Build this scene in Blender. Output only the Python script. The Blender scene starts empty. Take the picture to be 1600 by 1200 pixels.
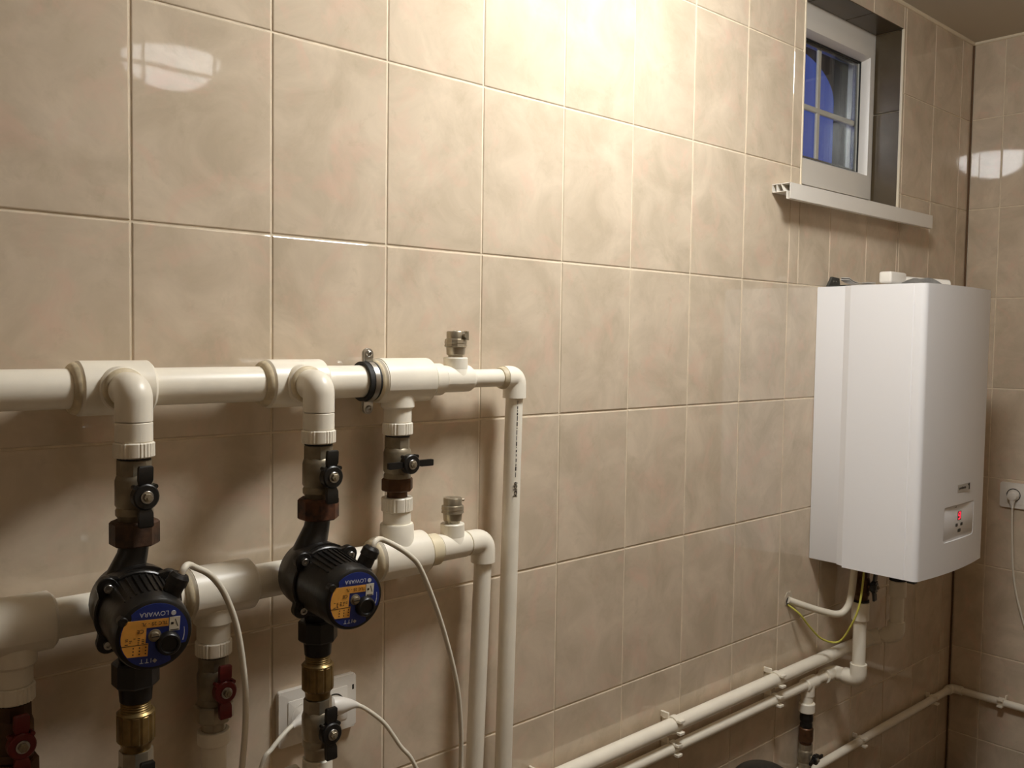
import bpy, bmesh, math, random
from mathutils import Vector, Matrix

random.seed(7)
scene = bpy.context.scene
C = scene.collection
PI = math.pi

# ---------------------------------------------------------------- camera, world, light, exposure
CAM = (-0.4478, -1.2595, -0.4491)
PITCH, YAW, ROLL = -0.0511030, -0.7388246, -0.0144107
cam_d = bpy.data.cameras.new('camera')
cam_d.sensor_width = 36.0
cam_d.lens = 1416.86 / 1600 * 36.0
cam_d.clip_start = 0.01
cam = bpy.data.objects.new('camera', cam_d)
C.objects.link(cam)
RM = Matrix.Rotation(YAW, 3, 'Z') @ Matrix.Rotation(PITCH, 3, 'X') @ Matrix.Rotation(ROLL, 3, 'Y')
rx, ry, rz = RM.col[0], RM.col[1], RM.col[2]
BM3 = Matrix((rx, rz, -ry)).transposed()
cam.matrix_world = Matrix.Translation(CAM) @ BM3.to_4x4()
scene.camera = cam

LAMP = (0.87, -0.62, 0.56)
LAMP_STRENGTH = 79.0
LAMP_COLOR = (1.0, 1.0, 0.98)
world = bpy.data.worlds.new('dusk_sky')
scene.world = world
world.use_nodes = True
bg = world.node_tree.nodes['Background']
bg.inputs[0].default_value = (0.046, 0.086, 0.37, 1)
bg.inputs[1].default_value = 0.95
vs = scene.view_settings
vs.view_transform = 'Standard'
vs.look = 'None'
vs.exposure = 0.0
vs.gamma = 1.0
vs.use_curve_mapping = False
scene.cycles.max_bounces = 10
scene.cycles.diffuse_bounces = 6
scene.cycles.glossy_bounces = 6
scene.cycles.transparent_max_bounces = 16
scene.cycles.caustics_reflective = False
scene.cycles.caustics_refractive = False

# ---------------------------------------------------------------- materials
def lin(c):
    return tuple(((v / 255) / 12.92 if v / 255 <= 0.04045 else ((v / 255 + 0.055) / 1.055) ** 2.4) for v in c)

def mat(name, rgb, rough=0.5, metal=0.0, var=0.0, vscale=30.0, bump=0.0, bscale=60.0, alt=None, coat=0.0, emit=0.0):
    m = bpy.data.materials.new(name)
    m.use_nodes = True
    nt = m.node_tree
    b = nt.nodes['Principled BSDF']
    col = lin(rgb)
    b.inputs['Base Color'].default_value = (*col, 1)
    b.inputs['Roughness'].default_value = rough
    b.inputs['Metallic'].default_value = metal
    if coat:
        b.inputs['Coat Weight'].default_value = coat
    if emit:
        b.inputs['Emission Color'].default_value = (*col, 1)
        b.inputs['Emission Strength'].default_value = emit
    tc = nt.nodes.new('ShaderNodeTexCoord')
    if var or alt:
        n = nt.nodes.new('ShaderNodeTexNoise')
        n.inputs['Scale'].default_value = vscale
        n.inputs['Detail'].default_value = 5
        nt.links.new(tc.outputs['Object'], n.inputs['Vector'])
        r = nt.nodes.new('ShaderNodeValToRGB')
        a2 = lin(alt) if alt else tuple(v * (1 - var) for v in col)
        r.color_ramp.elements[0].position = 0.36
        r.color_ramp.elements[0].color = (*a2, 1)
        r.color_ramp.elements[1].position = 0.64
        r.color_ramp.elements[1].color = (*tuple(min(1, v * (1 + var * 0.4)) for v in col), 1)
        nt.links.new(n.outputs[0], r.inputs[0])
        nt.links.new(r.outputs[0], b.inputs['Base Color'])
    if bump:
        n2 = nt.nodes.new('ShaderNodeTexNoise')
        n2.inputs['Scale'].default_value = bscale
        n2.inputs['Detail'].default_value = 3
        nt.links.new(tc.outputs['Object'], n2.inputs['Vector'])
        bp = nt.nodes.new('ShaderNodeBump')
        bp.inputs['Strength'].default_value = bump
        bp.inputs['Distance'].default_value = 0.002
        nt.links.new(n2.outputs[0], bp.inputs['Height'])
        nt.links.new(bp.outputs[0], b.inputs['Normal'])
    return m

def tile_mat(name='glazed_tile', bricks=False):
    m = bpy.data.materials.new(name)
    m.use_nodes = True
    nt = m.node_tree
    N, L = nt.nodes, nt.links
    b = N['Principled BSDF']
    b.inputs['Roughness'].default_value = 0.035
    b.inputs['IOR'].default_value = 1.62
    tc = N.new('ShaderNodeTexCoord')
    oi = N.new('ShaderNodeObjectInfo')
    mul = N.new('ShaderNodeVectorMath'); mul.operation = 'SCALE'
    cx = N.new('ShaderNodeCombineXYZ')
    L.new(oi.outputs['Random'], cx.inputs[0]); L.new(oi.outputs['Random'], cx.inputs[2])
    L.new(cx.outputs[0], mul.inputs[0]); mul.inputs['Scale'].default_value = 37.0
    add = N.new('ShaderNodeVectorMath'); add.operation = 'ADD'
    L.new(tc.outputs['Object'], add.inputs[0]); L.new(mul.outputs[0], add.inputs[1])
    def noise(scale, detail, rough=0.55, dist=0.0):
        n = N.new('ShaderNodeTexNoise')
        n.inputs['Scale'].default_value = scale
        n.inputs['Detail'].default_value = detail
        n.inputs['Roughness'].default_value = rough
        n.inputs['Distortion'].default_value = dist
        L.new(add.outputs[0], n.inputs['Vector'])
        return n
    def ramp(src, p0, c0, p1, c1):
        r = N.new('ShaderNodeValToRGB')
        r.color_ramp.elements[0].position = p0; r.color_ramp.elements[0].color = (*c0, 1)
        r.color_ramp.elements[1].position = p1; r.color_ramp.elements[1].color = (*c1, 1)
        L.new(src, r.inputs[0]); return r
    base = ramp(noise(9, 6, 0.6, 0.6).outputs[0], 0.34, lin((191, 176, 154)), 0.68, lin((216, 200, 178)))
    pink = ramp(noise(13, 5, 0.6, 0.8).outputs[0], 0.52, (0, 0, 0), 0.74, (0.62, 0.62, 0.62))
    mx = N.new('ShaderNodeMix'); mx.data_type = 'RGBA'
    L.new(pink.outputs[0], mx.inputs[0]); L.new(base.outputs[0], mx.inputs[6])
    mx.inputs[7].default_value = (*lin((217, 184, 164)), 1)
    grey = ramp(noise(24, 6, 0.65, 0.4).outputs[0], 0.57, (0, 0, 0), 0.76, (0.45, 0.45, 0.45))
    mx2 = N.new('ShaderNodeMix'); mx2.data_type = 'RGBA'
    L.new(grey.outputs[0], mx2.inputs[0]); L.new(mx.outputs[2], mx2.inputs[6])
    mx2.inputs[7].default_value = (*lin((178, 164, 139)), 1)
    col = mx2.outputs[2]
    nb = N.new('ShaderNodeTexNoise'); nb.inputs['Scale'].default_value = 7; nb.inputs['Detail'].default_value = 2
    L.new(add.outputs[0], nb.inputs['Vector'])
    bp = N.new('ShaderNodeBump'); bp.inputs['Strength'].default_value = 0.05; bp.inputs['Distance'].default_value = 0.003
    L.new(nb.outputs[0], bp.inputs['Height'])
    L.new(bp.outputs[0], b.inputs['Normal'])
    if bricks:
        sep = N.new('ShaderNodeSeparateXYZ'); L.new(tc.outputs['Object'], sep.inputs[0])
        cmb = N.new('ShaderNodeCombineXYZ')
        sm = N.new('ShaderNodeMath'); sm.operation = 'ADD'
        L.new(sep.outputs[0], sm.inputs[0]); L.new(sep.outputs[1], sm.inputs[1])
        L.new(sm.outputs[0], cmb.inputs[0]); L.new(sep.outputs[2], cmb.inputs[1])
        br = N.new('ShaderNodeTexBrick')
        br.offset = 0.0
        br.inputs['Scale'].default_value = 1.0
        br.inputs['Mortar Size'].default_value = 0.006
        br.inputs['Brick Width'].default_value = 0.207
        br.inputs['Row Height'].default_value = 0.2993
        br.inputs['Mortar'].default_value = (*lin((150, 135, 110)), 1)
        L.new(cmb.outputs[0], br.inputs['Vector'])
        L.new(col, br.inputs['Color1']); L.new(col, br.inputs['Color2'])
        col = br.outputs[0]
        rr = ramp(br.outputs['Fac'], 0.4, (0.035, 0.035, 0.035), 0.6, (0.8, 0.8, 0.8))
        L.new(rr.outputs[0], b.inputs['Roughness'])
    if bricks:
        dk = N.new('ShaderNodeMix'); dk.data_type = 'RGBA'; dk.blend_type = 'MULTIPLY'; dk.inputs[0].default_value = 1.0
        dk.inputs[7].default_value = (0.50, 0.48, 0.46, 1)  # tiles of the unseen walls darkened so they bounce less light
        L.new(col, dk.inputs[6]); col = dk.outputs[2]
    L.new(col, b.inputs['Base Color'])
    return m

def glass_mat():
    m = bpy.data.materials.new('window_glass')
    m.use_nodes = True
    nt = m.node_tree
    nt.nodes.remove(nt.nodes['Principled BSDF'])
    out = nt.nodes['Material Output']
    fr = nt.nodes.new('ShaderNodeFresnel'); fr.inputs[0].default_value = 1.5
    ge = nt.nodes.new('ShaderNodeNewGeometry')
    mr = nt.nodes.new('ShaderNodeMapRange'); mr.inputs['To Min'].default_value = 1.5; mr.inputs['To Max'].default_value = 1 / 1.5
    nt.links.new(ge.outputs['Backfacing'], mr.inputs['Value']); nt.links.new(mr.outputs[0], fr.inputs[0])
    tr = nt.nodes.new('ShaderNodeBsdfTransparent'); tr.inputs[0].default_value = (0.95, 0.96, 0.95, 1)
    gl = nt.nodes.new('ShaderNodeBsdfGlossy'); gl.inputs['Roughness'].default_value = 0.0
    mx = nt.nodes.new('ShaderNodeMixShader')
    nt.links.new(fr.outputs[0], mx.inputs[0]); nt.links.new(tr.outputs[0], mx.inputs[1]); nt.links.new(gl.outputs[0], mx.inputs[2])
    nt.links.new(mx.outputs[0], out.inputs[0])
    return m

M = dict(
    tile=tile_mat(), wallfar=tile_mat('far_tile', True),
    grout=mat('grout', (226, 212, 188), 0.85, var=0.12, vscale=40),
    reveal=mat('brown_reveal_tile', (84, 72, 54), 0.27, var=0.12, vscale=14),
    joint=mat('corner_joint', (104, 78, 54), 0.9),
    ceil=mat('ceiling_paint', (196, 188, 172), 0.7, bump=0.05),
    floor=mat('floor_tile', (112, 94, 76), 0.35, var=0.15, vscale=8),
    bead=mat('bead_plastic', (232, 220, 196), 0.4),
    plaster=mat('plaster', (190, 178, 160), 0.9, bump=0.6, bscale=120),
    dark=mat('painted_hole_shade', (40, 32, 26), 0.95),
    ppr=mat('white_polypropylene', (238, 231, 215), 0.36, var=0.035, vscale=25, bump=0.02),
    pprold=mat('yellowed_polypropylene', (226, 214, 184), 0.4, var=0.05, vscale=25),
    weld=mat('weld_bead', (210, 196, 166), 0.5, var=0.25, vscale=60),
    pvc=mat('white_pvc', (226, 221, 212), 0.35, bump=0.02),
    cable=mat('white_cable', (222, 215, 198), 0.45),
    iron=mat('black_cast_iron', (26, 24, 22), 0.34, var=0.35, vscale=40, bump=0.15, bscale=150),
    blackp=mat('black_plastic', (20, 19, 18), 0.38),
    rubber=mat('black_rubber', (24, 22, 20), 0.65),
    nickel=mat('nickel_plate', (176, 166, 146), 0.33, metal=0.7, var=0.2, vscale=35, bump=0.08),
    dnickel=mat('dull_nickel', (150, 139, 118), 0.42, metal=0.5, var=0.3, vscale=35, bump=0.1),
    steel=mat('zinc_steel', (190, 188, 182), 0.3, metal=1.0, var=0.15, vscale=60),
    brass=mat('brass', (146, 122, 78), 0.36, metal=0.75, var=0.3, vscale=40),
    bronze=mat('dull_bronze', (92, 64, 42), 0.45, metal=0.5, var=0.35, vscale=40),
    rust=mat('rusty_iron', (104, 62, 38), 0.6, metal=0.2, alt=(52, 32, 22), vscale=55, bump=0.25, bscale=160),
    drust=mat('dark_rusty_iron', (84, 58, 40), 0.6, metal=0.2, alt=(52, 37, 27), vscale=55, bump=0.25, bscale=160),
    red=mat('red_lacquer', (100, 18, 18), 0.35),
    blue=mat('blue_label', (34, 52, 132), 0.4),
    orange=mat('orange_label', (236, 172, 78), 0.5, var=0.08, vscale=90),
    card=mat('white_card', (226, 222, 206), 0.5),
    ink=mat('black_ink', (38, 32, 26), 0.5),
    wink=mat('white_ink', (214, 218, 226), 0.5),
    green=mat('green_ink', (90, 110, 70), 0.5),
    boiler=mat('boiler_enamel', (234, 234, 236), 0.33, bump=0.02, bscale=200),
    boilerlid=mat('boiler_lid', (205, 204, 202), 0.5),
    silver=mat('silver_badge', (190, 188, 184), 0.4, metal=0.5),
    led=mat('red_led', (255, 40, 70), 0.4, emit=1.6),
    yellow=mat('yellow_wire', (196, 190, 84), 0.45, var=0.1, vscale=120),
    greyfilm=mat('grey_film', (168, 165, 160), 0.3, var=0.3, vscale=45),
    darkgrey=mat('dark_grey_card', (58, 58, 54), 0.5, var=0.2),
    paper=mat('leaflet_paper', (196, 192, 186), 0.5, var=0.1),
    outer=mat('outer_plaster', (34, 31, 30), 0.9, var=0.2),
    alu=mat('aluminium_spacer', (160, 160, 156), 0.25, metal=0.9),
    gasket=mat('rubber_gasket', (22, 22, 22), 0.6),
    glass=glass_mat(),
)
M['lamp'] = mat('lit_opal_glass', (255, 255, 255), 0.4)
_b = M['lamp'].node_tree.nodes['Principled BSDF']
_b.inputs['Emission Color'].default_value = (*LAMP_COLOR, 1)
_b.inputs['Emission Strength'].default_value = LAMP_STRENGTH

# ---------------------------------------------------------------- geometry helpers
def root_loc(p):
    v = Vector((0, 0, 0))
    while p is not None:
        v += p.location
        p = p.parent
    return v

def part(name, bm, m, parent=None, ang=35, world=True):
    """link bm (given in world coordinates) as one mesh object, child of parent"""
    bmesh.ops.recalc_face_normals(bm, faces=bm.faces)
    me = bpy.data.meshes.new(name)
    off = root_loc(parent) if world else Vector((0, 0, 0))
    if off.length > 0:
        bmesh.ops.translate(bm, verts=bm.verts, vec=-off)
    bm.to_mesh(me); bm.free()
    if ang:
        me.polygons.foreach_set('use_smooth', [True] * len(me.polygons))
        me.set_sharp_from_angle(angle=math.radians(ang))
    me.materials.append(M[m] if isinstance(m, str) else m)
    o = bpy.data.objects.new(name, me)
    C.objects.link(o)
    if parent is not None:
        o.parent = parent
    return o

def tag(o, label, cat, group=None):
    o['label'] = label
    o['category'] = cat
    if group:
        o['group'] = group
    return o

def thing(name, label, cat, loc=(0, 0, 0), group=None):
    o = bpy.data.objects.new(name, None)
    C.objects.link(o)
    o.empty_display_size = 0.02
    o.location = loc
    return tag(o, label, cat, group)

def struct(o):
    o['kind'] = 'structure'
    return o

def copy_tree(o, parent=None):
    c = o.copy()
    C.objects.link(c)
    if parent is not None:
        c.parent = parent
    for ch in list(o.children):
        copy_tree(ch, c)
    return c

def frame(ax):
    ax = Vector(ax).normalized()
    ref = Vector((0, 0, 1)) if abs(ax.z) < 0.9 else Vector((1, 0, 0))
    a = ref.cross(ax).normalized()
    return a, ax.cross(a).normalized(), ax

def lathe(bm, prof, o, ax, n=32, a0=0.0, caps=True, rad=None):
    """revolve (t, r) pairs round the axis ax through o; rad(angle) multiplies r"""
    o = Vector(o)
    u, v, w = frame(ax)
    rings = []
    for t, r in prof:
        ring = []
        for i in range(n):
            a = a0 + 2 * PI * i / n
            k = rad(a) if rad else 1.0
            ring.append(bm.verts.new(o + w * t + (u * math.cos(a) + v * math.sin(a)) * r * k))
        rings.append(ring)
    for A, B in zip(rings, rings[1:]):
        for i in range(n):
            j = (i + 1) % n
            bm.faces.new((A[i], A[j], B[j], B[i]))
    if caps:
        bm.faces.new(rings[0]); bm.faces.new(rings[-1])
    return bm

def cyl(bm, o, ax, t0, t1, r, n=32, ch=0.0, r1=None):
    r1 = r if r1 is None else r1
    if ch:
        s = 1 if t1 > t0 else -1
        return lathe(bm, [(t0, r - ch), (t0 + s * ch, r), (t1 - s * ch, r1), (t1, r1 - ch)], o, ax, n)
    return lathe(bm, [(t0, r), (t1, r1)], o, ax, n)

def fillet(pts, rad, seg=8):
    pts = [Vector(p) for p in pts]
    out = [pts[0]]
    for i in range(1, len(pts) - 1):
        p, a, b = pts[i], pts[i - 1], pts[i + 1]
        d1, d2 = (a - p), (b - p)
        l = min(rad, d1.length * 0.49, d2.length * 0.49)
        s, e = p + d1.normalized() * l, p + d2.normalized() * l
        for k in range(seg + 1):
            t = k / seg
            out.append(s * (1 - t) ** 2 * 1 + p * 2 * t * (1 - t) + e * t * t)
    out.append(pts[-1])
    return out

def smooth_path(pts, seg=8):
    P = [Vector(p) for p in pts]
    P = [P[0] * 2 - P[1]] + P + [P[-1] * 2 - P[-2]]
    out = []
    for i in range(1, len(P) - 2):
        a, b, c, d = P[i - 1], P[i], P[i + 1], P[i + 2]
        for k in range(seg):
            t = k / seg
            out.append(0.5 * ((2 * b) + (c - a) * t + (2 * a - 5 * b + 4 * c - d) * t * t + (-a + 3 * b - 3 * c + d) * t ** 3))
    out.append(P[-2])
    return out

def tube(bm, pts, r, n=16, caps=True):
    pts = [Vector(p) for p in pts]
    q = [pts[0]]
    for p in pts[1:]:
        if (p - q[-1]).length > 1e-6:
            q.append(p)
    pts = q
    tang = []
    for i in range(len(pts)):
        a = pts[max(0, i - 1)]; b = pts[min(len(pts) - 1, i + 1)]
        tang.append((b - a).normalized())
    u, v, _ = frame(tang[0])
    rings = []
    for i, p in enumerate(pts):
        if i:
            rot = tang[i - 1].rotation_difference(tang[i])
            u = rot @ u
        u = (u - tang[i] * u.dot(tang[i])).normalized()
        v = tang[i].cross(u)
        rr = r[i] if isinstance(r, (list, tuple)) else r
        rings.append([bm.verts.new(p + (u * math.cos(2 * PI * k / n) + v * math.sin(2 * PI * k / n)) * rr) for k in range(n)])
    for A, B in zip(rings, rings[1:]):
        for i in range(n):
            j = (i + 1) % n
            bm.faces.new((A[i], A[j], B[j], B[i]))
    if caps:
        bm.faces.new(rings[0]); bm.faces.new(rings[-1])
    return bm

def box(bm, x0, x1, y0, y1, z0, z1, bev=0.0, seg=1):
    vs_ = [bm.verts.new((x, y, z)) for x in (x0, x1) for y in (y0, y1) for z in (z0, z1)]
    fs = []
    for q in ((0, 1, 3, 2), (4, 6, 7, 5), (0, 4, 5, 1), (2, 3, 7, 6), (0, 2, 6, 4), (1, 5, 7, 3)):
        fs.append(bm.faces.new([vs_[i] for i in q]))
    if bev:
        es = list({e for f in fs for e in f.edges})
        bmesh.ops.bevel(bm, geom=es, offset=bev, segments=seg, profile=0.5, affect='EDGES')
    return bm

def prism(bm, pts, axis, a, b, bev=0.0):
    """extrude a 2D outline along an axis: axis 'y' takes (x, z), 'x' takes (y, z), 'z' takes (x, y)"""
    def P(p, t):
        return {'y': (p[0], t, p[1]), 'x': (t, p[0], p[1]), 'z': (p[0], p[1], t)}[axis]
    A = [bm.verts.new(P(p, a)) for p in pts]
    B = [bm.verts.new(P(p, b)) for p in pts]
    n = len(pts)
    fs = [bm.faces.new(A), bm.faces.new(B)]
    for i in range(n):
        j = (i + 1) % n
        fs.append(bm.faces.new((A[i], A[j], B[j], B[i])))
    if bev:
        es = list({e for f in fs[:2] for e in f.edges})
        bmesh.ops.bevel(bm, geom=es, offset=bev, segments=2, profile=0.5, affect='EDGES')
    return bm

def rrect(x0, x1, z0, z1, r, seg=5):
    out = []
    for cx, cz, a in ((x1 - r, z1 - r, 0), (x0 + r, z1 - r, 90), (x0 + r, z0 + r, 180), (x1 - r, z0 + r, 270)):
        for k in range(seg + 1):
            t = math.radians(a + 90 * k / seg)
            out.append((cx + r * math.cos(t), cz + r * math.sin(t)))
    return out

NB = bmesh.new

def text_bm(body, size, o, xd, yd, ext=0.0002, spacing=1.0):
    cu = bpy.data.curves.new('lettering', 'FONT')
    cu.body = body; cu.size = size; cu.extrude = ext
    cu.align_x = 'CENTER'; cu.align_y = 'CENTER'
    cu.space_character = spacing
    cu.resolution_u = 3
    ob = bpy.data.objects.new('lettering_tmp', cu)
    C.objects.link(ob)
    dg = bpy.context.evaluated_depsgraph_get()
    me = bpy.data.meshes.new_from_object(ob.evaluated_get(dg))
    bpy.data.objects.remove(ob); bpy.data.curves.remove(cu)
    bm = bmesh.new(); bm.from_mesh(me); bpy.data.meshes.remove(me)
    xd, yd = Vector(xd).normalized(), Vector(yd).normalized()
    zd = xd.cross(yd)
    mt = Matrix((xd, yd, zd)).transposed().to_4x4()
    mt.translation = Vector(o)
    bmesh.ops.transform(bm, matrix=mt, verts=bm.verts)
    return bm

# ---------------------------------------------------------------- room shell
XL, XR = -1.12, 2.777            # end walls
YO = -1.335                      # wall behind the camera
ZF, ZC = -1.945, 0.56
TW, TH, GAP = 0.207, 0.29933, 0.003
WX0, WX1, WZ0, WZ1 = 1.703, 2.262, -0.058, 0.487     # window opening
WT = 0.16                        # wall thickness to the outer leaf
GD = 0.0018                      # joints lie this far behind the tile faces

def wall_slab(bm, a0, a1, z0, z1, y0, y1):
    return box(bm, a0, a1, y0, y1, z0, z1)
bm = NB()
for x0, x1, z0, z1 in ((XL - .1, WX0 - .006, ZF, ZC), (WX1 + .006, XR, ZF, ZC), (WX0 - .006, WX1 + .006, ZF, WZ0), (WX0 - .006, WX1 + .006, WZ1 + .006, ZC)):
    wall_slab(bm, x0, x1, z0, z1, GD, WT)
wall_back = struct(part('wall_back', bm, 'grout', None, 0))
bm = NB(); box(bm, XR + GD, XR + .12, YO - .1, .3, ZF, ZC)
wall_right = struct(part('wall_right', bm, 'grout', None, 0))
bm = NB(); box(bm, XL - .1, XL, YO - .1, .16, ZF, ZC)
struct(part('wall_left', bm, 'wallfar', None, 0))
bm = NB(); box(bm, XL - .1, XR + .1, YO - .1, YO, ZF, ZC)
struct(part('wall_front', bm, 'wallfar', None, 0))
bm = NB(); box(bm, XL - .1, XR + .12, YO - .1, .3, ZF - .1, ZF)
struct(part('floor', bm, 'floor', None, 0))
bm = NB(); box(bm, XL - .1, XR + .12, YO - .1, .3, ZC, ZC + .1)
struct(part('ceiling', bm, 'ceil', None, 0))

tile_cache = {}
def tile(parent, axis, a0, a1, z0, z1, face):
    """one glazed tile with eased edges; axis 'x' lies on the back wall, 'y' on the right wall"""
    w, h = a1 - a0, z1 - z0
    key = (axis, round(w, 4), round(h, 4))
    me = tile_cache.get(key)
    if me is None:
        b_ = NB()
        t, e = 0.006, 0.0019
        def ring(ins, d):
            pts = ((-w / 2 + ins, -h / 2 + ins), (w / 2 - ins, -h / 2 + ins), (w / 2 - ins, h / 2 - ins), (-w / 2 + ins, h / 2 - ins))
            return [b_.verts.new((p[0], d, p[1]) if axis == 'x' else (d, p[0], p[1])) for p in pts]
        rs = [ring(0, t), ring(0, e * 0.85), ring(e * 0.35, e * 0.3), ring(e, 0)]
        for A, B in zip(rs, rs[1:]):
            for i in range(4):
                j = (i + 1) % 4
                b_.faces.new((A[i], A[j], B[j], B[i]))
        b_.faces.new(rs[-1])
        bmesh.ops.recalc_face_normals(b_, faces=b_.faces)
        # open back: make sure the face looks into the room
        f = b_.faces[:][-1]
        f.normal_update()
        n = f.normal
        if (axis == 'x' and n.y > 0) or (axis == 'y' and n.x > 0):
            bmesh.ops.reverse_faces(b_, faces=b_.faces)
        me = bpy.data.meshes.new('tile')
        b_.to_mesh(me); b_.free()
        me.materials.append(M['tile'])
        tile_cache[key] = me
    o = bpy.data.objects.new('tile', me)
    C.objects.link(o)
    o.parent = parent
    jit = random.uniform(-0.0002, 0.0002)
    o.location = ((a0 + a1) / 2, face + jit, (z0 + z1) / 2) if axis == 'x' else (face + jit, (a0 + a1) / 2, (z0 + z1) / 2)
    a = random.uniform(-0.0012, 0.0012)
    o.rotation_euler = (a, 0, random.uniform(-0.0014, 0.0014)) if axis == 'x' else (0, a, random.uniform(-0.0014, 0.0014))

def cut_cells(lo, hi, start, step):
    edges = [lo]
    k = math.ceil((lo - start) / step + 1e-6)
    while start + k * step < hi - 1e-6:
        edges.append(start + k * step); k += 1
    edges.append(hi)
    return [(a, b) for a, b in zip(edges, edges[1:]) if b - a > 0.012]

rows = cut_cells(ZF, ZC - .004, 0.0, TH)
for z0, z1 in rows:
    for x0, x1 in cut_cells(XL, XR - .004, 0.0, TW):
        rects = [(x0, x1, z0, z1)]
        if x1 > WX0 and x0 < WX1 and z1 > WZ0 and z0 < WZ1:
            rects = []
            zz0, zz1 = max(z0, WZ0), min(z1, WZ1)
            if x0 < WX0: rects.append((x0, WX0, z0, z1))
            if x1 > WX1: rects.append((WX1, x1, z0, z1))
            xx0, xx1 = max(x0, WX0), min(x1, WX1)
            if z0 < WZ0: rects.append((xx0, xx1, z0, WZ0))
            if z1 > WZ1: rects.append((xx0, xx1, WZ1, z1))
        for a, b, c, d in rects:
            if b - a > .01 and d - c > .01:
                tile(wall_back, 'x', a + GAP / 2, b - GAP / 2, c + GAP / 2, d - GAP / 2, 0.0)
for z0, z1 in rows:
    for y0, y1 in cut_cells(YO, -.004, -.102, TW):
        tile(wall_right, 'y', y0 + GAP / 2, y1 - GAP / 2, z0 + .004 + GAP / 2, z1 + .004 - GAP / 2, XR)
# reveal tiles (right cheek and lintel)
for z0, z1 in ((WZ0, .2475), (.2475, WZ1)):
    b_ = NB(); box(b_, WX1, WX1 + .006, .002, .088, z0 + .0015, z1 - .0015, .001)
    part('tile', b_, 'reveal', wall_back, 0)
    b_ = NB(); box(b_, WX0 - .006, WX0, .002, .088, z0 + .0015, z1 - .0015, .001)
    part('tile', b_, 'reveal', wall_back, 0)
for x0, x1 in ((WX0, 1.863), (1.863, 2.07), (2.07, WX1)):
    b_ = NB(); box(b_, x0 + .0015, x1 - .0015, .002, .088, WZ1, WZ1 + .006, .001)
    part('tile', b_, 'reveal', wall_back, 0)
# dark open joint in the corner
b_ = NB(); box(b_, XR - .003, XR + .001, -.0045, .001, ZF, ZC - .004)
struct(part('trim_1', b_, 'joint', None, 0))
# ceiling beads
b_ = NB(); lathe(b_, [(XL, .006), (XR, .006)], (0, -.002, ZC - .003), (1, 0, 0), 10)
struct(part('trim_2', b_, 'bead'))
b_ = NB(); lathe(b_, [(YO, .006), (-.002, .006)], (XR - .002, 0, ZC - .003), (0, 1, 0), 10)
struct(part('trim_3', b_, 'bead'))
# plastic corner beads of the window opening
b_ = NB()
for x in (WX0 + .0005, WX1 - .0005):
    box(b_, x - .0035, x + .0035, -.002, .006, WZ0, WZ1, .002, 2)
struct(part('trim_4', b_, 'bead'))

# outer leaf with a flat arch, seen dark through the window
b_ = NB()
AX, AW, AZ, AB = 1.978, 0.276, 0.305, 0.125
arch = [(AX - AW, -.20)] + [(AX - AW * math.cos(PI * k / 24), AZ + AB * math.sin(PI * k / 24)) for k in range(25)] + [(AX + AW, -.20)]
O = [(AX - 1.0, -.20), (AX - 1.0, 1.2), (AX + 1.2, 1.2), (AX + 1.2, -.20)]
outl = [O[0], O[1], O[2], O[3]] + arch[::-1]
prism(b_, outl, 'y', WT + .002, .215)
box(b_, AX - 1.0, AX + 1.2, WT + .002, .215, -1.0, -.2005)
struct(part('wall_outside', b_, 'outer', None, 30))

# ---------------------------------------------------------------- window
win = bpy.data.objects.new('window_1', None); C.objects.link(win); win.location = (1.98, .11, .215); struct(win)
def ring_frame(bm, xo0, xo1, zo0, zo1, xi0, xi1, zi0, zi1, y0, y1, inner_y=None, inner=0.0):
    """mitred rectangular frame; the front inner edge may slope by inner over inner_y"""
    def R(x0, x1, z0, z1, y):
        return [bm.verts.new(p) for p in ((x0, y, z0), (x1, y, z0), (x1, y, z1), (x0, y, z1))]
    loops = [R(xo0, xo1, zo0, zo1, y1), R(xo0, xo1, zo0, zo1, y0)]
    if inner_y:
        loops.append(R(xi0 - inner, xi1 + inner, zi0 - inner, zi1 + inner, y0))
        loops.append(R(xi0, xi1, zi0, zi1, y0 + inner_y))
    else:
        loops.append(R(xi0, xi1, zi0, zi1, y0))
    loops.append(R(xi0, xi1, zi0, zi1, y1))
    loops.append(loops[0])
    for A, B in zip(loops, loops[1:]):
        for i in range(4):
            j = (i + 1) % 4
            bm.faces.new((A[i], A[j], B[j], B[i]))
b_ = NB(); ring_frame(b_, 1.665, 2.295, -.062, .494, 1.708, 2.252, -.012, .447, .089, .155)
part('window_frame', b_, 'pvc', win, 30)
b_ = NB(); ring_frame(b_, 1.7095, 2.2505, -.0105, .4455, 1.745, 2.216, .069, .403, .083, .150, .020, .010)
part('sash', b_, 'pvc', win, 30)
b_ = NB(); ring_frame(b_, 1.7445, 2.2165, .0685, .4035, 1.748, 2.213, .072, .400, .108, .112)
part('gasket', b_, 'gasket', win, 0)
b_ = NB(); ring_frame(b_, 1.7445, 2.2165, .0685, .4035, 1.756, 2.205, .080, .392, .118, .128)
part('spacer', b_, 'alu', win, 0)
for y in (.113, .129):
    b_ = NB(); box(b_, 1.7447, 2.2163, y, y + .004, .0687, .4033)
    part('pane', b_, 'glass', win, 0)
b_ = NB(); box(b_, 1.984, 2.002, .119, .127, .0805, .3915, .002)
part('glazing_bar', b_, 'pvc', win)
b_ = NB(); box(b_, 1.7565, 2.2045, .1185, .1275, .2105, .2265, .002)
part('glazing_bar', b_, 'pvc', win)
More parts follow.
